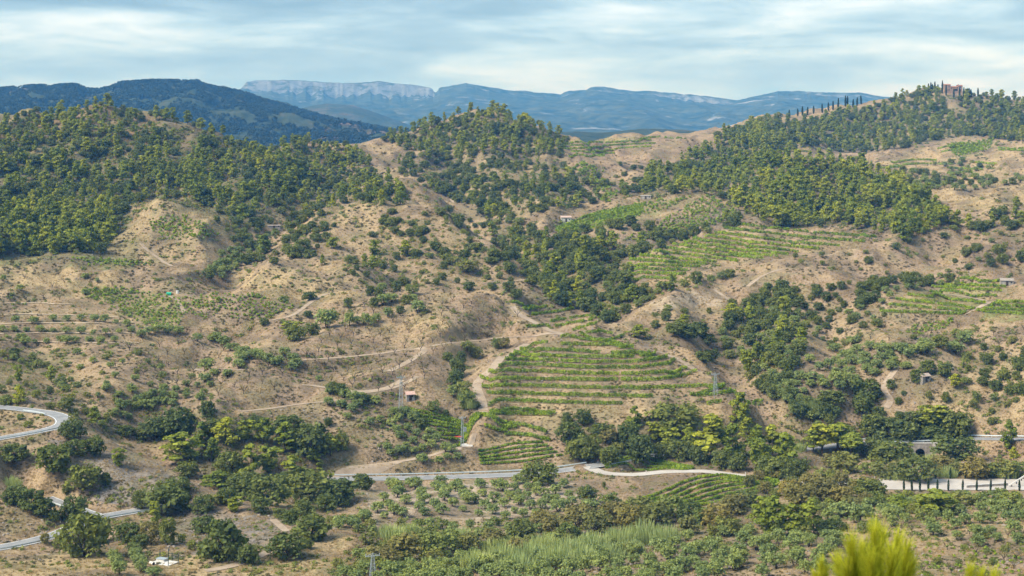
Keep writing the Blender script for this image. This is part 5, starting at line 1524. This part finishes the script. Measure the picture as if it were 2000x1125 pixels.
def stone(seed):
    r = np.random.default_rng(seed)
    V = []
    for z, rr in ((-.2, .8), (.25, 1.0), (.6, .6)):
        for k in range(6):
            a_ = 2 * math.pi * k / 6 + r.uniform(-.3, .3)
            V.append((math.cos(a_) * rr * r.uniform(.7, 1.2), math.sin(a_) * rr * r.uniform(.6, 1.1), z + r.uniform(-.1, .1)))
    Fc = [(l * 6 + k, l * 6 + (k + 1) % 6, l * 6 + 6 + (k + 1) % 6, l * 6 + 6 + k) for l in range(2) for k in range(6)] + [tuple(range(12, 18))]
    return new_mesh('stone', V, Fc, M_SHALE)
M_SHALE = plain('grey_shale', (0.25, 0.215, 0.18), 0.95, 0.05, 0.4, 1.5)
st = sprinkle(15000, 380, 1125)
fs = fbm(st[:, 0] / 18, st[:, 1] / 22, 3, 671)
spur_ = in_poly(st[:, 3], st[:, 4], [(100,850),(260,870),(560,1010),(500,1100),(330,1090),(110,960)]) | in_poly(st[:, 3], st[:, 4], [(1880,440),(2040,440),(2040,520),(1900,500)]) | in_poly(st[:, 3], st[:, 4], [(1250,640),(1300,650),(1380,730),(1330,730)])
st = st[(fs > .60) | (spur_ & (rng.random(len(st)) < .7))]
n = len(st); s_ = rng.uniform(.12, .5, n) ** 1.2 * 1.3
points_stuff('rubble', [stone(30 + i) for i in range(4)], st[:, :3], np.stack([rng.normal(0, .3, n), rng.normal(0, .3, n), rng.uniform(0, 6, n)], 1), np.stack([s_, s_, s_ * .8], 1), rng.integers(0, 4, n), 'loose grey shale stones over the steep bare slopes', 'stones')

# stands of giant cane along the wash: each stand is a thing
cane = [blade_mesh('cane_stand', 20 + i, M_REED, 420, 1.0, .6, 1.05, .018, .20, .45) for i in range(3)]
stands = [(900,1062,34,60),(760,1052,30,60),(800,1045,26,50),(930,1112,40,70),(985,1100,44,70),(1040,1100,46,80),(1085,1105,46,70),(1010,1118,40,80),(1060,1080,40,70),(1110,1085,40,70),(1160,1075,40,76),(1210,1068,44,70),(1260,1060,48,74),(1300,1064,44,64),(1140,1098,34,60),(1190,1090,30,60),(1230,1082,30,60),(970,1078,30,60),(1000,1070,24,50),(880,1050,20,40),(1750,935,24,60),(1820,905,20,40),(1850,930,22,40),(1965,930,26,50),(1560,800,20,40),(1580,795,20,40),(1600,800,22,40),(905,780,22,26),(918,797,22,26),(1560,880,18,30),(20,950,22,44),(1780,900,18,30)]
stands.sort(key=lambda s: s[0])
for i, (px, py, hp, wp) in enumerate(stands):
    g = ground(px, py)
    if g is None:
        continue
    h = hp / F * g[1]; w = wp / F * g[1] / 2
    o = add_obj('cane_stand', cane[i % 3])
    o.location = g; o.scale = (w, w, h); o.rotation_euler = (0, 0, random.uniform(0, 6))
    zn = 'along the wash below the grove' if 740 < px < 1320 and py > 1040 else 'by the road and stream banks'
    tag(o, 'giant cane stand %s, %s' % (zn, 'leftmost' if i == 0 else ordinal(i + 1) + ' from left'), 'cane', 'cane stands')

# ------------------------------------------------------------------ wooded far mountain: trees too far to count
flat = rng.integers(0, fx.size, 26000)
yy = fd.ravel()[flat]; mm = (yy < 3930)
flat = flat[mm]
fp = np.stack([fx.ravel()[flat], fd.ravel()[flat], fz.ravel()[flat]], 1) + rng.normal(size=(len(flat), 3)) * [3, 3, 0]
n = len(fp); s_ = rng.uniform(5, 10.5, n)
wd = fbm(fp[:, 0] / 160, fp[:, 1] / 160, 3, 801) > .40
fp, s_ = fp[wd], s_[wd]; n = len(fp)
far_shapes = [make_round(880 + i, M_FARWOOD, 1.1, 8, 12, .13, .1)[0] for i in range(3)]
points_stuff('far_forest', far_shapes, fp, np.stack([0 * s_, 0 * s_, rng.uniform(0, 6, n)], 1), np.stack([s_ * 1.1, s_ * 1.1, s_], 1), rng.integers(0, 3, n), 'dark woods clothing the blue mountain at the left', 'woodland')

# ------------------------------------------------------------------ builders for made things
def boxes(lst):
    """boxes given as (x0,y0,z0,x1,y1,z1)"""
    V, Fc = [], []
    for x0, y0, z0, x1, y1, z1 in lst:
        b = len(V)
        V += [(x0,y0,z0),(x1,y0,z0),(x1,y1,z0),(x0,y1,z0),(x0,y0,z1),(x1,y0,z1),(x1,y1,z1),(x0,y1,z1)]
        Fc += [(b,b+3,b+2,b+1),(b+4,b+5,b+6,b+7),(b,b+1,b+5,b+4),(b+1,b+2,b+6,b+5),(b+2,b+3,b+7,b+6),(b+3,b,b+4,b+7)]
    return V, Fc

def bar(p0, p1, r=.05, k=5):
    return tube(np.array([p0, p1], float), [r, r], k)

def part(name, vf, mat, parent, loc=None):
    return add_obj(name, new_mesh(name, vf[0], vf[1], mat), parent, loc)

def thing(name, loc, label, cat, group=None, rz=0.0):
    o = add_obj(name, None)
    o.location = loc; o.rotation_euler = (0, 0, rz)
    return tag(o, label, cat, group)

def gable(x0, x1, y0, y1, z, rise, over=.4, th=.18):
    """tiled roof, ridge along x"""
    x0 -= over; x1 += over; y0 -= over; y1 += over
    ym = (y0 + y1) / 2
    V = [(x0,y0,z),(x1,y0,z),(x1,ym,z+rise),(x0,ym,z+rise),(x0,y1,z),(x1,y1,z)]
    V += [(a, b, c - th) for a, b, c in V]
    Fc = [(0,1,2,3),(3,2,5,4),(6,9,8,7),(9,10,11,8),(0,6,7,1),(4,5,11,10),(0,3,9,6),(3,4,10,9),(1,7,8,2),(2,8,11,5)]
    return V, Fc

M_STONE = plain('pink_stone_wall', (0.31, 0.215, 0.155), 0.9, 0.1, 0.35, 0.7)
M_STONE2 = plain('grey_stone_wall', (0.30, 0.27, 0.235), 0.9, 0.1, 0.4, 0.9)
M_TILE = plain('terracotta_tiles', (0.33, 0.165, 0.11), 0.85, 0.1, 0.35, 1.2)
M_WHITE = plain('white_render', (0.55, 0.53, 0.49), 0.8, 0.15, 0.12, 0.8)
M_GLASS = plain('dark_window', (0.03, 0.035, 0.04), 0.25, 0.5, 0.2, 1)
M_STEEL = plain('galvanised_steel', (0.40, 0.45, 0.47), 0.45, 0.5, 0.15, 2, 0.3)
M_RAIL = plain('guardrail_steel', (0.56, 0.62, 0.63), 0.4, 0.5, 0.12, 2, 0.2)
M_WOOD = plain('creosoted_wood', (0.06, 0.045, 0.035), 0.9, 0.1, 0.3, 4)
M_RED = plain('red_paint', (0.55, 0.09, 0.05), 0.6, 0.3, 0.12, 2)
M_GREEN = plain('green_plastic', (0.015, 0.36, 0.22), 0.5, 0.3, 0.15, 2)
M_BLACK = plain('black_rubber', (0.02, 0.02, 0.022), 0.6, 0.3, 0.2, 2)
M_FENCE = plain('dark_green_fence', (0.02, 0.05, 0.045), 0.5, 0.4, 0.2, 2)

# ------------------------------------------------------------------ the house on the hilltop
hx, hy = (1860 - CX) / F * 1965, 1965.0
hz = -(183.5 - HOR) / F * 1965
H_ = thing('hilltop_house', (hx, hy, hz), 'pinkish stone farmhouse with two towers and tiled roofs on the hilltop', 'house')
H_.scale = (.88, .88, .88)
part('terrace_wall', boxes([(-4, -9, -6, 13.5, -8.2, 3.4), (-13, -8.5, -6, -4, -7.8, 2.0)]), M_STONE, H_)
part('main_block', boxes([(-5, -6, -3, 7, 4, 9.4)]), M_STONE, H_)
part('left_tower', boxes([(-12.5, -5, -4, -3.6, 4.2, 12.4)]), M_STONE, H_)
part('right_tower', boxes([(6.4, -6.8, -4, 12.2, 3, 11.2)]), M_STONE, H_)
part('side_wing', boxes([(12.2, -4, -4, 20, 2, 2.6)]), M_STONE, H_)
part('roof', gable(-12.5, -3.6, -5, 4.2, 12.45, 1.3), M_TILE, H_)
part('roof', gable(-3.0, 6.2, -6, 4, 9.45, 1.4), M_TILE, H_)
part('roof', gable(6.4, 12.2, -6.8, 3, 11.25, 1.2), M_TILE, H_)
part('roof', gable(12.4, 20, -4, 2, 2.65, .8), M_TILE, H_)
part('chimney', boxes([(7.2, -1, 11.6, 8.2, 0, 13.4)]), M_STONE, H_)
for wx_, wz_, ww, wh, wy_ in ((-10.5, 8.6, 1.2, 1.9, -5.0), (-6.4, 8.6, 1.2, 1.9, -5.0), (-10.5, 4.4, 1.2, 1.9, -5.0), (-6.4, 4.4, 1.2, 1.9, -5.0), (1.2, 3.9, 4.4, 3.0, -6.0), (-3.4, 6.6, 1.1, 1.7, -6.0), (4.8, 7.4, 1.0, 1.5, -6.0), (8.8, 8.2, 1.2, 1.8, -6.8), (8.8, 4.2, 1.2, 1.8, -6.8)):
    w_ = part('window', boxes([(wx_, wy_ - .10, wz_, wx_ + ww, wy_ - .02, wz_ + wh)]), M_GLASS, H_)
    part('sill', boxes([(wx_ - .15, wy_ - .28, wz_ - .2, wx_ + ww + .15, wy_ - .02, wz_ - .03)]), M_WHITE, w_)

# ------------------------------------------------------------------ huts and sheds
def hut(px, py, w, d, h, wall, roof_mat, label, rz=0.0, flat_roof=False, name='field_hut'):
    g = ground(px, py)
    o = thing(name, g - [0, 0, .3], label, 'hut', None, rz)
    part('wall', boxes([(-w/2, -d/2, -.8, w/2, d/2, h)]), wall, o)
    if flat_roof:
        part('roof', boxes([(-w/2 - .25, -d/2 - .25, h + .01, w/2 + .25, d/2 + .25, h + .22)]), roof_mat, o)
    else:
        part('roof', gable(-w/2, w/2, -d/2, d/2, h, .9, .3), roof_mat, o)
    dr = part('door', boxes([(-.5, -d/2 - .06, 0.1, .5, -d/2 - .01, 2.1)]), M_WOOD, o)
    part('handle', boxes([(.3, -d/2 - .12, 1.0, .4, -d/2 - .062, 1.1)]), M_STEEL, dr)
    part('window', boxes([(w/2 - 1.3, -d/2 - .05, 1.2, w/2 - .6, -d/2 - .012, 1.9)]), M_GLASS, o)
hut(800, 780, 2.8, 2.6, 2.2, M_STONE2, plain('faded_tiles', (0.50, 0.33, 0.27), .9, .1, .2, 2), 'little stone shed with faded pink roof beside the orchard track', .35)
hut(1105, 432, 6.0, 4, 2.8, M_WHITE, plain('pale_tiles', (0.45, 0.33, 0.27), .9, .1, .2, 2), 'small white hut above the green terraces in the valley', .1)
hut(1262, 388, 6.5, 4, 2.2, M_STONE2, plain('pale_sheet_roof', (0.42, 0.40, 0.37), .8, .1, .2, 2), 'low hut with pale roof at the edge of the pine wood', -.2, True)
hut(1804, 744, 3.8, 3, 2.2, M_STONE2, plain('old_tiles', (0.36, 0.29, 0.24), .9, .1, .3, 2), 'half hidden stone hut on the right hand dry slope', .5)
hut(1966, 556, 5.5, 4, 2.4, M_STONE2, plain('lichened_tiles', (0.30, 0.26, 0.22), .9, .1, .3, 2), 'grey stone hut above the bright vine terraces', -.15)
hut(535, 446, 7, 5, 1.8, M_STONE2, plain('slab_roof', (0.36, 0.31, 0.27), .9, .1, .2, 2), 'low flat stone shelter in the saddle below the pines', .2, True)

# ------------------------------------------------------------------ power line
def pylon(px, py, hp, label, group='lattice power pylons', arm=1.6, base=.75):
    g = ground(px, py)
    h = hp / F * g[1]
    o = thing('power_pylon', g - [0, 0, .2], label, 'pylon', group, .3)
    top = .22
    def cx4(t_): return base + (top - base) * t_
    for sx, sy in ((-1,-1),(1,-1),(1,1),(-1,1)):
        part('leg', bar((sx*base, sy*base, -.6), (sx*top, sy*top, h), .05), M_STEEL, o)
    br = []
    nseg = 7
    for s in range(nseg):
        t0, t1 = s / nseg, (s + 1) / nseg
        a, b = cx4(t0), cx4(t1)
        for c0, c1 in (((-1,-1),(1,-1)), ((1,-1),(1,1)), ((1,1),(-1,1)), ((-1,1),(-1,-1))):
            br.append(bar((c0[0]*a, c0[1]*a, t0*h), (c1[0]*b, c1[1]*b, t1*h), .022, 4))
            br.append(bar((c1[0]*a, c1[1]*a, t0*h), (c0[0]*b, c0[1]*b, t1*h), .022, 4))
    tag(part('bracing', join(br), M_STEEL, o), kind='stuff')
    part('crossarm', join([bar((-arm, 0, h - .25), (arm, 0, h - .25), .09), bar((-arm, 0, h - .25), (0, 0, h + .35), .05), bar((arm, 0, h - .25), (0, 0, h + .35), .05)]), M_STEEL, o)
    for k in (-1, 0, 1):
        part('insulator', tube([(k*arm*.92, 0, h - .2), (k*arm*.92, 0, h + .1), (k*arm*.92, 0, h + .35)], [.05, .10, .05], 6), M_STEEL, o)
    return o, g, h
pylon(783, 801, 66, 'tall grey lattice pylon on the almond slope')
pylon(1397, 775, 46, 'slim grey lattice pylon at the right end of the terraces')
pylon(728, 1134, 52, 'lattice pylon top rising in front of the olive orchard')
tp, tg_, th_ = pylon(903, 872, 58, 'blue-grey transformer pylon on a white concrete slab', None, 1.2, .5)
part('transformer', boxes([(.35, -.5, th_ * .52, 1.35, .5, th_ * .66)]), M_STEEL, tp)
sl = ground(905, 870)
tag(add_obj('concrete_slab', new_mesh('concrete_slab', *boxes([(-2.6, -2.2, -1.0, 3.2, 2.2, .35)]), M_WHITE), None, sl), 'white concrete slab at the foot of the transformer pylon', 'slab')
rb = ground(895, 860)
cab = thing('meter_cabinet', rb, 'low red roofed cabinet beside the transformer pylon', 'cabinet')
part('body', boxes([(-1.4, -.5, -.4, 1.2, .5, .9)]), M_WHITE, cab); part('roof', boxes([(-1.6, -.7, .91, 1.4, .7, 1.12)]), M_RED, cab)

pg = ground(124, 1048)
pl = thing('utility_pole', pg, 'dark wooden utility pole beside the lower left road', 'pole')
ph = 30 / F * pg[1]
part('post', tube([(0, 0, -.5), (0, 0, ph / 2), (0, 0, ph)], [.16, .14, .11], 7), M_WOOD, pl)
part('crossarm', boxes([(-.9, -.08, ph - .55, .9, .08, ph - .38)]), M_WOOD, pl)
part('crossarm', boxes([(-.7, -.08, ph - 1.2, .7, .08, ph - 1.05)]), M_WOOD, pl)
for k in (-.8, 0, .8):
    part('insulator', tube([(k, 0, ph - .38), (k, 0, ph - .2), (k, 0, ph - .08)], [.05, .08, .04], 6), M_WHITE, pl)
for i, dy in enumerate((0, 5, 10)):
    a, b = pt(-40, 876 + dy, 405), pt(420, 1010 + dy * 1.3, 385)
    t_ = np.linspace(0, 1, 24)[:, None]
    Pc = a * (1 - t_) + b * t_; Pc[:, 2] -= 4 * 1.1 * (t_[:, 0] * (1 - t_[:, 0]))
    tag(add_obj('power_cable', new_mesh('power_cable', *tube(Pc, [.022] * 24, 4), M_BLACK)), 'thin dark power cable crossing the lower left spur, %s of three' % ('highest', 'middle', 'lowest')[i], 'cable', 'power cables over the spur')

# ------------------------------------------------------------------ guardrails
def guardrail(ri, s0, s1, side, label, step=4.0):
    name, w, P = road_lines[ri]
    n = normals2(P)
    k0, k1 = int(s0 * (len(P) - 1)), int(s1 * (len(P) - 1))
    Q = P[k0:k1 + 1].copy()
    Q[:, :2] += n[k0:k1 + 1] * side * (w / 2 + .55)
    g = thing('guardrail', Q[0], label, 'guardrail', 'roadside guardrails')
    V, Fc = [], []
    for x, y, z in Q - Q[0]:
        V += [(x, y, z + .42), (x, y - .05, z + .60), (x, y, z + .80), (x, y + .06, z + .80), (x, y + .06, z + .42)]
    m = len(Q)
    Fc = [(i*5+j, (i+1)*5+j, (i+1)*5+(j+1)%5, i*5+(j+1)%5) for i in range(m - 1) for j in range(5)]
    part('rail', (V, Fc), M_RAIL, g)
    pm = new_mesh('post', *boxes([(-.06, .08, -.5, .06, .2, .78)]), M_RAIL)
    R = resample(Q - Q[0], step)
    for x, y, z in R:
        add_obj('post', pm, g, (x, y, z))
guardrail(0, .02, .34, 1, 'long steel guardrail on the far side of the valley road')
guardrail(0, .36, .58, -1, 'steel guardrail round the bend by the vine bed')
guardrail(0, .70, .86, -1, 'pale steel guardrail on the near side of the bridge road')
guardrail(0, .70, .90, 1, 'steel guardrail on the far side of the bridge road')
guardrail(0, .90, .99, 1, 'short steel guardrail at the right end of the road')
guardrail(1, .05, .46, -1, 'pale guardrail along the near arm of the upper hairpin')
guardrail(1, .55, .68, 1, 'short guardrail on the outside of the hairpin bend')
guardrail(2, .05, .52, -1, 'guardrail along the lower left road at the frame edge')
guardrail(2, .60, .95, -1, 'guardrail along the lower road past the junction')
guardrail(3, .05, .9, -1, 'short guardrail on the side road behind the oaks')

# ------------------------------------------------------------------ stone bridge
bx_, by_, bz_ = (1797 - CX) / F * 571.0, 571.0, -(861 - HOR) / F * 577
B_ = thing('stone_bridge', (bx_, by_, bz_), 'grey stone bridge with one arch carrying the road', 'bridge')
xs_ = np.concatenate([np.linspace(-9, -1.9, 6), np.linspace(-1.85, 1.85, 15), np.linspace(1.9, 6.2, 6)])
V, Fc = [], []
for x in xs_:
    bot = -7.0 if abs(x) >= 1.86 else -3.6 + math.sqrt(max(0, 1.86 ** 2 - x * x)) * 1.1
    for y in (0, .7):
        V += [(x, y, bot), (x, y, .25)]
for i in range(len(xs_) - 1):
    a, b = i * 4, i * 4 + 4
    Fc += [(a, b, b + 1, a + 1), (a + 2, a + 3, b + 3, b + 2), (a + 1, b + 1, b + 3, a + 3), (a, a + 2, b + 2, b)]
Fc += [(0, 1, 3, 2), (len(V) - 4, len(V) - 2, len(V) - 1, len(V) - 3)]
part('spandrel_wall', (V, Fc), M_STONE2, B_)
for k in range(11):
    an0, an1 = math.pi * k / 11 + .02, math.pi * (k + 1) / 11 - .02
    r0, r1 = 1.88, 2.3
    q = [(-math.cos(an) * r, (math.sin(an) * r) * 1.1 - 3.6) for an, r in ((an0, r0), (an1, r0), (an1, r1), (an0, r1))]
    V = [(x, -.12, z) for x, z in q] + [(x, -.005, z) for x, z in q]
    part('arch_stone', (V, [(0,1,2,3),(7,6,5,4),(0,4,5,1),(1,5,6,2),(2,6,7,3),(3,7,4,0)]), M_STONE2, B_)
V = [(4.2, -.5, .3), (4.9, -.5, .3), (10.5, -4.5, -6.5), (9.8, -4.5, -6.5)]
V = V + [(x, y, z - 1.0) for x, y, z in V] 
part('wing_wall', (V, [(0,1,2,3),(7,6,5,4),(0,3,7,4),(1,5,6,2),(0,4,5,1),(3,2,6,7)]), M_STONE2, B_)
part('deck', boxes([(-6, .72, -.9, 5, 9.5, -.02)]), M_STONE2, B_)
part('coping', boxes([(-9, -.1, .26, 6.2, .8, .45)]), M_WHITE, B_)

# ------------------------------------------------------------------ yard: low wall and white ramp parapet
yz = YARD[0, 2]
def yard_pt(px, off):
    y = YARD[:, 1].mean() + off
    return np.array([(px - CX) / F * y, y, yz])
a, b = yard_pt(1888, -4.5), yard_pt(1968, -1.5)
lw = thing('low_wall', a, 'low grey kerb wall crossing the near edge of the yard', 'wall')
dv = b - a
n_ = np.array([-dv[1], dv[0], 0]); n_ /= np.linalg.norm(n_)
part('coping', ([tuple(q) for q in (n_*-.25+[0,0,.7], dv+n_*-.25+[0,0,.7], dv+n_*.25+[0,0,.7], n_*.25+[0,0,.7], n_*-.25+[0,0,.86], dv+n_*-.25+[0,0,.86], dv+n_*.25+[0,0,.86], n_*.25+[0,0,.86])], [(0,3,2,1),(4,5,6,7),(0,1,5,4),(1,2,6,5),(2,3,7,6),(3,0,4,7)]), M_WHITE, lw)
part('wall', ([tuple(q) for q in (n_*-.18+[0,0,-.3], dv+n_*-.18+[0,0,-.3], dv+n_*.18+[0,0,-.3], n_*.18+[0,0,-.3], n_*-.18+[0,0,.69], dv+n_*-.18+[0,0,.69], dv+n_*.18+[0,0,.69], n_*.18+[0,0,.69])], [(0,3,2,1),(4,5,6,7),(0,1,5,4),(1,2,6,5),(2,3,7,6),(3,0,4,7)]), M_STONE2, lw)
a = yard_pt(1970, -3.0)
rp = thing('ramp_parapet', a, 'white sloping canopy beam rising at the right edge of the yard', 'beam')
L_, R_h = 10.5, 6.6
V = [(0, -.2, .0), (0, .2, .0), (0, .2, .45), (0, -.2, .45)] + [(L_, -.2, R_h), (L_, .2, R_h), (L_, .2, R_h + .45), (L_, -.2, R_h + .45)]
part('beam', (V, [(0,1,2,3),(7,6,5,4),(0,4,5,1),(1,5,6,2),(2,6,7,3),(3,7,4,0)]), M_WHITE, rp)
for k in range(7):
    q = (k + .6) / 7.2
    part('bracket', boxes([(q*L_ - .16, -.14, q*R_h - .55, q*L_ + .16, .14, q*R_h - .02)]), M_WOOD, rp)
part('post', boxes([(L_ - .3, -.15, -1, L_ - .05, .15, R_h - .1)]), M_WHITE, rp)

# ------------------------------------------------------------------ small made things
g = ground(320, 1100)
fp_ = thing('fenced_platform', g + [0, 0, .1], 'white concrete water platform with dark posts at lower left', 'platform', None, -.45)
part('slab', boxes([(-2.6, -2.0, -.8, 2.8, 1.9, .12)]), M_WHITE, fp_)
part('tank', boxes([(-2.4, .3, .125, -.2, 1.7, .55)]), M_WHITE, fp_)
part('lid', boxes([(-2.5, .2, .555, -.1, 1.8, .64)]), M_STEEL, fp_)
for x, y, hh in ((-2.5, 1.8, 2.4), (-.1, 1.8, 2.8), (2.7, 1.8, 1.8), (2.7, -1.9, 1.6), (.9, 1.8, 2.0)):
    part('post', boxes([(x - .06, y - .06, .12, x + .06, y + .06, hh)]), M_FENCE, fp_)
for k in range(9):
    part('fence_bar', boxes([(1.0 + k * .19, 1.77, .2, 1.04 + k * .19, 1.81, 1.7)]), M_FENCE, fp_)
part('top_rail', boxes([(-.1, 1.76, 1.71, 2.7, 1.84, 1.79)]), M_FENCE, fp_)
g = ground(297, 1103)
dr = thing('barrel', g + [0, 0, .35], 'white barrel lying beside the fenced platform', 'barrel')
part('body', tube([(-.5, .5, 0), (0, 0, 0), (.42, -.42, 0)], [.36, .38, .36], 10), M_WHITE, dr)
part('end_cap', tube([(.42, -.42, 0), (.5, -.5, 0), (.52, -.52, 0)], [.34, .3, .02], 10), M_BLACK, dr)
g = ground(330, 576)
cr = thing('field_bin', g, 'bright green tarpaulin covered bin beside the vines', 'bin')
part('body', boxes([(-.9, -.7, -.2, .9, .7, .7)]), M_GREEN, cr); part('cover', gable(-.9, .9, -.7, .7, .71, .45, .15, .06), M_GREEN, cr)
g = ground(347, 573)
cr = thing('water_tank', g, 'small white water tank beside the green bin', 'tank')
part('body', tube([(0, 0, -.2), (0, 0, .6), (0, 0, 1.2)], [.65, .68, .62], 12), M_WHITE, cr); part('lid', tube([(0, 0, 1.2), (0, 0, 1.32), (0, 0, 1.34)], [.62, .3, .02], 12), M_STEEL, cr)
for px, py, lab, top in ((1168, 906, 'small red topped marker post at the road junction', M_RED), (1122, 921, 'white marker post on the near road edge', M_BLACK), (1262, 925, 'white marker post beside the vine bed lane', M_BLACK), (1708, 935, 'white marker post where the lane meets the yard', M_BLACK), (157, 984, 'white marker post on the side road', M_BLACK), (1456, 928, 'white marker post by the curved vine field', M_BLACK)):
    g = ground(px, py)
    mk = thing('marker_post', g, lab, 'marker post', 'road marker posts')
    part('post', boxes([(-.12, -.06, -.2, .12, .06, 1.05)]), M_WHITE, mk); part('cap', boxes([(-.13, -.07, 1.052, .13, .07, 1.3)]), top, mk)

# ------------------------------------------------------------------ young pine close to the camera
t = NT('young_pine_needles')
M_NEEDLE = t.finish(t.mix(t.attr('tone'), (0.22, 0.28, 0.015), (0.72, 0.70, 0.05)), 0.5, 0.25, translucent=0.35)
M_SHOOT = plain('pine_shoot_bark', (0.30, 0.16, 0.06), 0.8, 0.1, 0.3, 20)
def young_pine(items, label, seed, base_px):
    r = np.random.default_rng(seed)
    d0 = items[0][2]
    bz = zat((base_px - CX) / F * d0, d0) if d0 > 2.1 else -4
    root = thing('young_pine', ((base_px - CX) / F * d0, d0, bz), label, 'pine tree', 'young pines close to the camera')
    org = np.array(root.location)
    top0 = pt(base_px, 1230, d0) - org
    part('stem', tube([(0, 0, -.1), (0.02, .01, top0[2] * .5), top0], [.03, .022, .012], 7), M_SHOOT, root)
    for px, py, d, ln, rad in items:
        tip = pt(px, py, d) - org
        b = top0 + np.array([(px - base_px) / F * d * .45, (d - d0) * .5, 0])
        P = np.stack([b * (1 - q) + tip * q + np.array([(px - base_px) / F * d * .12, 0, 0]) * math.sin(math.pi * q) for q in np.linspace(0, 1, 7)])
        sh = part('shoot', tube(P, np.linspace(.008, .003, 7), 5), M_SHOOT, root)
        n = int(900 * ln / .25)
        u = 1 - (ln / max(np.linalg.norm(tip - b), ln)) * r.random(n) ** .85
        c = np.stack([np.interp(u, np.linspace(0, 1, 7), P[:, k]) for k in range(3)], 1)
        ax = (tip - b) / np.linalg.norm(tip - b)
        dr_ = rand_dirs(r, n); dr_ -= (dr_ @ ax)[:, None] * ax; dr_ /= np.linalg.norm(dr_, axis=1)[:, None]
        e = c + ax * r.uniform(.6, 1.1, (n, 1)) * rad * 1.15 + dr_ * r.uniform(.2, 1.0, (n, 1)) * rad * .55
        sd_ = np.cross(e - c, rand_dirs(r, n)); sd_ /= np.linalg.norm(sd_, axis=1)[:, None]; sd_ *= .0010
        V = np.stack([c - sd_, c + sd_, e + sd_ * .4, e - sd_ * .4], 1).reshape(-1, 3)
        me = crown_mesh('needles', V, np.arange(4 * n).reshape(n, 4), np.clip(r.normal(.55, .25, n) + (u - .8) * 1.2, 0, 1), M_NEEDLE)
        add_obj('needles', me, sh)
young_pine([(1708,1045,6.0,.30,.075),(1722,1052,6.1,.28,.07),(1664,1068,5.9,.26,.075),(1684,1085,6.0,.26,.08),(1752,1062,6.1,.28,.07),(1768,1075,6.0,.26,.065),(1740,1090,5.9,.28,.08),(1640,1100,6.1,.22,.06),(1700,1100,5.8,.28,.08),(1778,1108,6.0,.24,.06),(1655,1115,5.9,.2,.07)], 'blurred yellow-green young pine shoots close to the camera', 5, 1710)
young_pine([(1605,1105,6.4,.16,.05),(1612,1122,6.4,.16,.05),(1594,1128,6.4,.14,.045)], 'single blurred pine shoot left of the foreground pine', 6, 1612)
young_pine([(1895,1120,6.2,.16,.055),(1915,1128,6.2,.16,.055),(1940,1130,6.2,.14,.055)], 'blurred pine tips at the bottom right corner', 7, 1915)

# ------------------------------------------------------------------ the air
hz_m = bpy.data.materials.new('blue_haze'); hz_m.use_nodes = True
nt = hz_m.node_tree; nt.nodes.clear()
ho = nt.nodes.new('ShaderNodeOutputMaterial'); pv_ = nt.nodes.new('ShaderNodeVolumePrincipled')
pv_.inputs['Color'].default_value = (0.11, 0.42, 1.0, 1)
pv_.inputs['Density'].default_value = 1.02e-4
pv_.inputs['Absorption Color'].default_value = (1, 1, 1, 1)
pv_.inputs['Anisotropy'].default_value = 0.0
nt.links.new(pv_.outputs[0], ho.inputs['Volume'])
V, Fc = boxes([(-24000, -24000, -172, 24000, 24000, 420)])
tag(add_obj('haze', new_mesh('haze', V, Fc, hz_m)), 'blue summer haze over the whole valley', 'haze', None, 'stuff')
